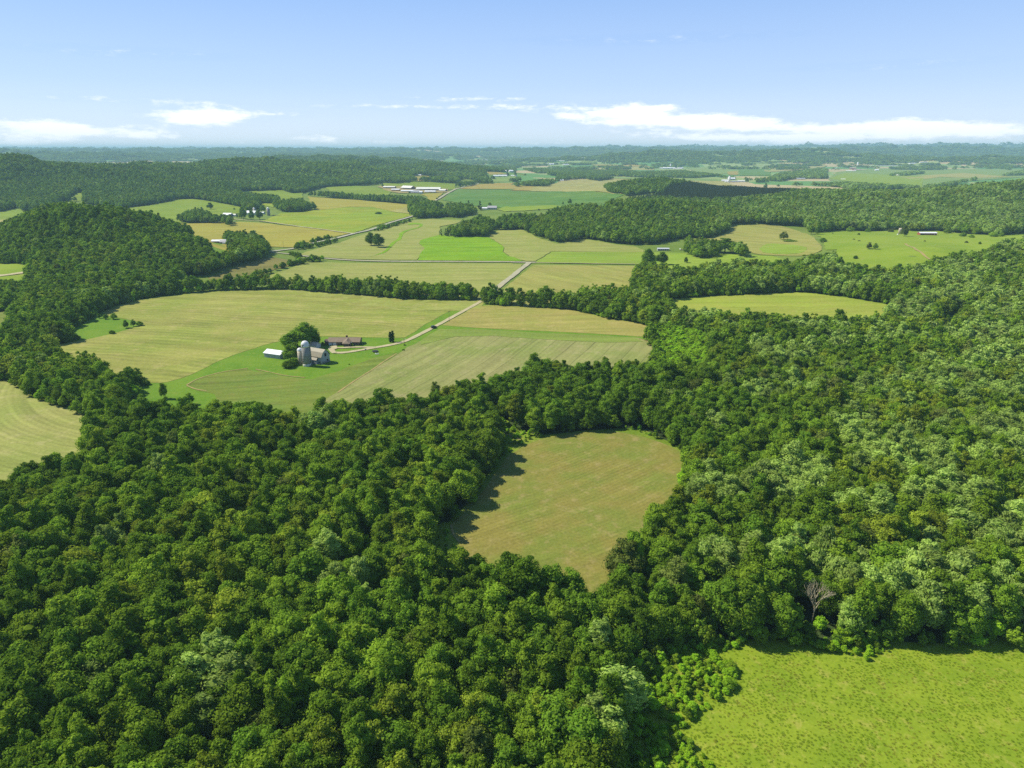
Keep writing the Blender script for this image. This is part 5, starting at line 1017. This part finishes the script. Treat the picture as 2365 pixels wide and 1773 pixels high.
gable('K', 1130, 372, 18, 11, 3.4, 2.6, 4, 'grey_shingle', 'grey_board', 'farm_house', 'grey house between the low white shed and the longest dairy barn', 'house', (('window', 'f', -3, 1, 1.6, 1.4, 'glass'), ('window', 'f', 3, 1, 1.6, 1.4, 'glass')))
gable('K', 1240, 408, 9, 9, 4.8, 2.6, 0, 'white_metal', 'white_board', 'farm_house', 'small white house in the trees below the dairy', 'house', (('window', 'f', 0, 1, 1.6, 1.4, 'glass'),))
gable('K', 1070, 392, 24, 8, 2.6, 1.4, -3, 'grey_metal', 'brown_board', 'machine_shed', 'long low dark machine shed in front of the dairy', 'shed', (('opening', 'f', 0, .3, 18, 2, 'dark'),))
gable('K', 1665, 955, 9, 7, 2.8, 1.8, 8, 'rust_roof', 'white_board', 'house', 'small white house among the roadside grove', 'house', (('window', 'f', 0, 1, 1.4, 1.2, 'glass'),)); gable('K', 1770, 952, 10, 7, 2.8, 1.6, 2, 'grey_shingle', 'white_board', 'house', 'grey roofed house right of the white one in the roadside grove', 'house', (('window', 'f', 0, .8, 1.4, 1.2, 'glass'), ('door', 'f', 3, 0, 1, 2, 'dark')))
# --- grey roofed house
gable('N', 862, 318, 20, 11, 4.0, 3.6, -6, 'grey_shingle', 'grey_board', 'house', 'grey roofed house below the dark green crop', 'house', (('window', 'f', -5, 1.2, 1.6, 1.4, 'glass'), ('window', 'f', 0, 1.2, 1.6, 1.4, 'glass'), ('window', 'f', 5, 1.2, 1.6, 1.4, 'glass'), ('door', 'r', 0, 0, 2.4, 2.4, 'dark')))
gable('N', 735, 318, 11, 8, 2.8, 1.8, -4, 'white_metal', 'white_board', 'garage', 'white garage between the conifer and the grey roofed house', 'garage', (('garage_door', 'f', 0, 0, 3, 2.2, 'door_white'),))
# --- pasture
gable('Q', 1037, 318, 24, 8, 3.6, 1.2, -1, 'white_metal', 'red', 'red_shed', 'long red shed with a white roof at the top of the pasture', 'shed', (('opening', 'f', -8.8, 0.1, 5.2, 3.0, 'dark'), ('door_post', 'f', 8.8, 0, .5, 3.4, 'door_white')))
silo('Q', 572, 300, 4.4, 9, 'cream_stave', 'ruined pale silo stub in the pasture', broken=True)
X, Y, Z = spot('Q', 540, 312); r = empty('water_tank', (X, Y, Z)); tag(r, 'small white tank beside the ruined silo', 'tank'); MB().lathe([(1.0, -.3), (1.1, 1.0), (.5, 1.5)], 18).build('body', M['plastic'], r, True); MB().lathe([(.3, 1.5), (.3, 1.7)], 12).build('lid', M['steel'], r)
X, Y, Z = spot('Q', 935, 384); r = empty('feed_trough', (X, Y, Z)); tag(r, 'white feed trough in the grass below the red shed', 'trough'); m = MB(); m.box(-1.6, 1.6, -.7, -.55, 0, .8).box(-1.6, 1.6, .55, .7, 0, .8).box(-1.6, -1.5, -.54, .54, 0, .8).box(1.5, 1.6, -.54, .54, 0, .8).box(-1.49, 1.49, -.54, .54, 0, .1); m.build('basin', M['plastic'], r)
gable('R', 378, 352, 14.5, 5.5, 2.2, 0.9, -2, 'grey_metal', 'grey_board', 'low_shed', 'long low grey shed with gaps along its front behind the lime strip', 'shed', tuple(('opening', 'f', u, .3, 1.5, 1.9, 'dark') for u in (-5.6, -2.8, 0, 2.8, 5.6)))
X, Y, Z = spot('R', 700, 350); r = empty('hay_wagon', (X, Y, Z), .2); tag(r, 'pale hay wagon standing in the grass right of the low grey shed', 'wagon'); MB().box(-2.6, 2.6, -1.1, 1.1, .9, 1.1).build('bed', M['wood'], r); MB().box(-2.6, -2.5, -1.1, 1.1, 1.1, 2.4).build('rack', M['plastic'], r)
for sx in (-1.7, 1.7):
    for sy in (-1, 1):
        o = MB().lathe([(.42, -.1), (.42, .1)], 14).build('wheel', M['rubber'], r); o.location = (sx, sy, .45); o.rotation_euler = (rad(90), 0, 0)
# cattle in the pasture
def cow_mesh():
    me = bpy.data.meshes.new('cow'); ed = []; vs = []; rs_ = []
    def ad(p, r_, par=None):
        vs.append(p); rs_.append(r_)
        if par is not None: ed.append((par, len(vs) - 1))
        return len(vs) - 1
    hip = ad((-.75, 0, 1.15), .34); mid_ = ad((0, 0, 1.1), .38, hip); sh = ad((.65, 0, 1.15), .34, mid_); nk = ad((1.05, 0, 1.05), .2, sh); hd = ad((1.4, 0, .75), .15, nk); ad((1.6, 0, .5), .1, hd)
    for sy in (-.22, .22):
        k = ad((-.8, sy, .85), .17, hip); h_ = ad((-.95, sy, .5), .09, k); f_ = ad((-.88, sy, .05), .07, h_)
        k = ad((.65, sy, .8), .15, sh); h_ = ad((.68, sy, .45), .09, k); f_ = ad((.66, sy, .05), .07, h_)
    t = ad((-1.08, 0, 1.2), .06, hip); ad((-1.15, 0, .6), .04, t)
    me.from_pydata(vs, ed, []); o = bpy.data.objects.new('cow', me); col.objects.link(o)
    sk = o.modifiers.new('skin', 'SKIN')
    for v, r_ in zip(me.skin_vertices[0].data, rs_): v.radius = (r_, r_)
    me.skin_vertices[0].data[0].use_root = True
    o.modifiers.new('sub', 'SUBSURF').levels = 1; o.modifiers['sub'].render_levels = 1
    me.materials.append(M['cow'])
    return o
cow = cow_mesh()
for k, (x, y, rz, lab) in enumerate(((762, 460, .2, 'dark grazing cow, leftmost of those in the pasture'), (808, 474, 2.9, 'dark grazing cow second from the left in the pasture'), (1367, 476, 3.3, 'dark grazing cow below the red shed'), (583, 408, 1.0, 'dark grazing cow at the top left of the pasture'))):
    o = cow if k == 0 else cow.copy()
    if k: col.objects.link(o)
    X, Y, Z = spot('B4', x, y); o.location = (X, Y, Z + lift(3, Y) ); o.rotation_euler.z = rz; o.scale = (1.25,) * 3
    tag(o, lab, 'cow', 'cattle in the pasture')

# --- farms far out on the valley floor
FARB = [('H5', 545, 432, 34, 16, 5, 4, 'white_metal', 'white_board', 'white barn left of the far white silo'), ('H5', 588, 448, 26, 12, 4, 3, 'cream_metal', 'white_board', 'low pale shed at the foot of the far white silo'), ('H5', 655, 405, 40, 18, 7, 6, 'white_metal', 'grey_board', 'tall roofed barn right of the far white silo'), ('H5', 720, 445, 44, 14, 4, 3, 'grey_metal', 'brown_board', 'long dark shed right of the far white silo'), ('H5', 822, 442, 36, 16, 5, 4, 'cream_metal', 'white_board', 'pale shed at the right end of the far silo farm'),
 ('G2', 570, 440, 60, 22, 7, 4, 'white_metal', 'white_board', 'leftmost white building under the far wooded hill'), ('G2', 668, 442, 70, 26, 9, 6, 'white_metal', 'white_board', 'widest white building under the far wooded hill'), ('G2', 795, 435, 55, 20, 8, 5, 'white_metal', 'white_board', 'white building right of the far leaning pale silo'), ('G2', 935, 445, 80, 20, 5, 4, 'cream_metal', 'brown_board', 'long tan shed under the far wooded hill'), ('G2', 1010, 435, 50, 22, 7, 6, 'grey_metal', 'white_board', 'grey roofed barn at the right of the far hill farm'),
 ('G3', 1160, 386, 70, 24, 7, 5, 'white_metal', 'white_board', 'white barn beside the farthest pale silo'), ('G3', 940, 505, 70, 22, 5, 4, 'cream_metal', 'white_board', 'pale low shed left front of the pinkish yard'), ('G3', 990, 445, 50, 24, 8, 6, 'rust_roof', 'red', 'reddish barn in the pinkish yard'), ('G3', 1100, 480, 70, 24, 6, 5, 'rust_roof', 'red', 'second reddish barn, right part of the pinkish yard'), ('G3', 1600, 490, 30, 18, 7, 6, 'white_metal', 'white_board', 'lone white house in the far green field'), ('G3', 560, 445, 44, 20, 6, 5, 'white_metal', 'white_board', 'white house at the edge of the far left trees'), ('G3', 310, 668, 32, 14, 5, 4, 'white_metal', 'white_board', 'white shed at the right end of the dark tree belt'), ('G3', 745, 712, 26, 12, 3, 2, 'cream_metal', 'white_board', 'cream shed in front of the round grove'), ('G3', 2180, 622, 34, 18, 6, 5, 'cream_metal', 'white_board', 'pale house in front of the oval far grove'),
 ('H7', 60, 322, 330, 16, 4, 2, 'white_metal', 'white_board', 'very long white poultry barn across the far field'), ('H7', 30, 245, 60, 24, 8, 6, 'white_metal', 'white_board', 'white building above the very long barn'), ('H7', 490, 283, 70, 24, 6, 4, 'white_metal', 'white_board', 'white low shed right of the long barn'), ('H7', 690, 262, 80, 22, 6, 4, 'cream_metal', 'white_board', 'cream shed near the far right wooded hill'), ('H7', 390, 185, 60, 26, 9, 6, 'white_metal', 'white_board', 'small white building on the farthest tan field'),
 ('A4', 310, 752, 46, 14, 5, 3, 'grey_metal', 'brown_board', 'long grey shed under the dark tree belt'),
 ('H8', 365, 350, 50, 18, 5, 4, 'white_metal', 'white_board', 'left white shed of the pair in front of the far wood'), ('H8', 450, 348, 50, 18, 5, 4, 'white_metal', 'white_board', 'right white shed of the pair in front of the far wood'), ('H8', 590, 275, 24, 20, 8, 5, 'white_metal', 'white_board', 'white house behind the dark far conifer'), ('H8', 640, 345, 34, 14, 4, 3, 'cream_metal', 'white_board', 'pale shed right of the dark far conifer'), ('H8', 475, 268, 30, 18, 6, 4, 'cream_metal', 'white_board', 'cream building left of the white house at the far wood'),
 ('G1', 235, 342, 90, 24, 6, 4, 'white_metal', 'white_board', 'left white building of the far cluster in the trees'), ('G1', 330, 340, 90, 28, 10, 6, 'white_metal', 'white_board', 'middle white building of the far cluster in the trees'), ('G1', 425, 335, 70, 24, 8, 6, 'white_metal', 'white_board', 'right white building of the far cluster in the trees'), ('G1', 735, 345, 60, 22, 7, 5, 'white_metal', 'white_board', 'white house in the trees right of the far cluster'), ('G1', 1085, 185, 120, 30, 10, 6, 'white_metal', 'white_board', 'highest white building below the horizon hills'), ('G1', 690, 245, 150, 24, 6, 4, 'cream_metal', 'white_board', 'long pale building above the far cluster'), ('G1', 640, 745, 18, 10, 4, 3, 'white_metal', 'white_board', 'small white shed at the corner of the far tan field'),
 ('A2', 1385, 722, 30, 14, 4, 3, 'white_metal', 'white_board', 'white shed on the tan clearing behind the dairy'), ('H8', 170, 80, 120, 26, 8, 5, 'white_metal', 'white_board', 'pale building on the far left of the valley floor'), ('H8', 940, 35, 90, 26, 9, 6, 'white_metal', 'white_board', 'small white building under the far center hills')]
for i, (wn, x, y, L_, W_, Hw, Hr, rf, wl, lab) in enumerate(FARB):
    L_, W_, Hw, Hr = L_ * .75, W_ * .8, Hw * .75, Hr * .75
    gable(wn, x, y, L_, W_, Hw, Hr, (-12, 8, -5, 14, 0, -18)[i % 6] if L_ < 150 else -1, rf, wl, 'far_building', lab, 'farm building', (('door', 'f', L_ * .2, 0, L_ * .12, Hw * .8, 'dark'),))
silo('H5', 618, 455, 8, 22, 'dome', 'white silo with a dome at the far farm behind the pine slope'); silo('G2', 755, 420, 9, 24, 'dome', 'pale silo of the farm under the far wooded hill'); silo('G3', 1108, 384, 9, 28, 'dome', 'farthest pale silo on the valley floor')

# ------------------------------------------------------------------ tall grass in the near corner
def tuft_mesh():
    r = np.random.default_rng(3); V, F = [], []
    for k in range(26):
        a = r.random() * 6.28; d = r.random() ** .5 * .55; x, y = d * math.cos(a), d * math.sin(a); h = .22 + .36 * r.random(); b = r.random() * 6.28; lx, ly = .25 * r.normal(), .25 * r.normal(); s = len(V); wv = .06
        V += [(x - wv * math.cos(b), y - wv * math.sin(b), 0), (x + wv * math.cos(b), y + wv * math.sin(b), 0), (x + lx, y + ly, h)]; F.append((s, s + 1, s + 2))
    me = bpy.data.meshes.new('tuft'); me.from_pydata(V, [], F); return me
tm = tuft_mesh(); tl = []
for nm, a_, b_, c_ in (('tuft_green', (.22, .34, .016), (.26, .37, .02), (.31, .38, .035)), ('tuft_dry', (.32, .36, .035), (.36, .37, .05), (.40, .38, .07))):
    q_ = tm.copy(); q_.materials.append(leaf_mat(nm, a_, b_, c_, .35)); tl.append(q_)
cT = proto_collection('tuft', tl)
GR = scatter(62, 210, 0.9, 1.0); GR = GR[inside(OPEN['corner'], GR[:, 0], GR[:, 1])]
GR = GR[RNG.random(len(GR)) < np.clip(0.75 + 0.5 * fbm(GR[:, 0], GR[:, 1], 19.0), .15, 1)]; gd = fbm(GR[:, 0], GR[:, 1], 30.0) + 0.6 * fbm(GR[:, 0], GR[:, 1], 11.0)
gi_ = (gd + RNG.normal(size=len(GR)) * .28 > 0.5).astype(int)
o = stuff('tall_grass', GR, gi_, scales(len(GR), .35, .65), cT, lift(2, 150)); tag(o, 'rough tall grass in the open lower right corner', 'grass', kind='stuff')

# ------------------------------------------------------------------ haze
bm = bmesh.new(); bmesh.ops.create_cube(bm, size=1)
for v in bm.verts: v.co = (v.co.x * 70000, v.co.y * 70000, -8 + (v.co.z + .5) * 218)
me = bpy.data.meshes.new('haze'); bm.to_mesh(me); bm.free()
hz = bpy.data.objects.new('haze', me); col.objects.link(hz); hz['kind'] = 'stuff'
hm = bpy.data.materials.new('haze_air'); hm.use_nodes = True; n = NT(hm.node_tree); n.n.clear()
pv = n.new('ShaderNodeVolumePrincipled'); pv.inputs['Color'].default_value = (0.52, 0.88, 1.0, 1); pv.inputs['Density'].default_value = 0.000078; pv.inputs['Anisotropy'].default_value = 0.0
ho = n.new('ShaderNodeOutputMaterial'); n.l.new(pv.outputs[0], ho.inputs['Volume']); me.materials.append(hm)
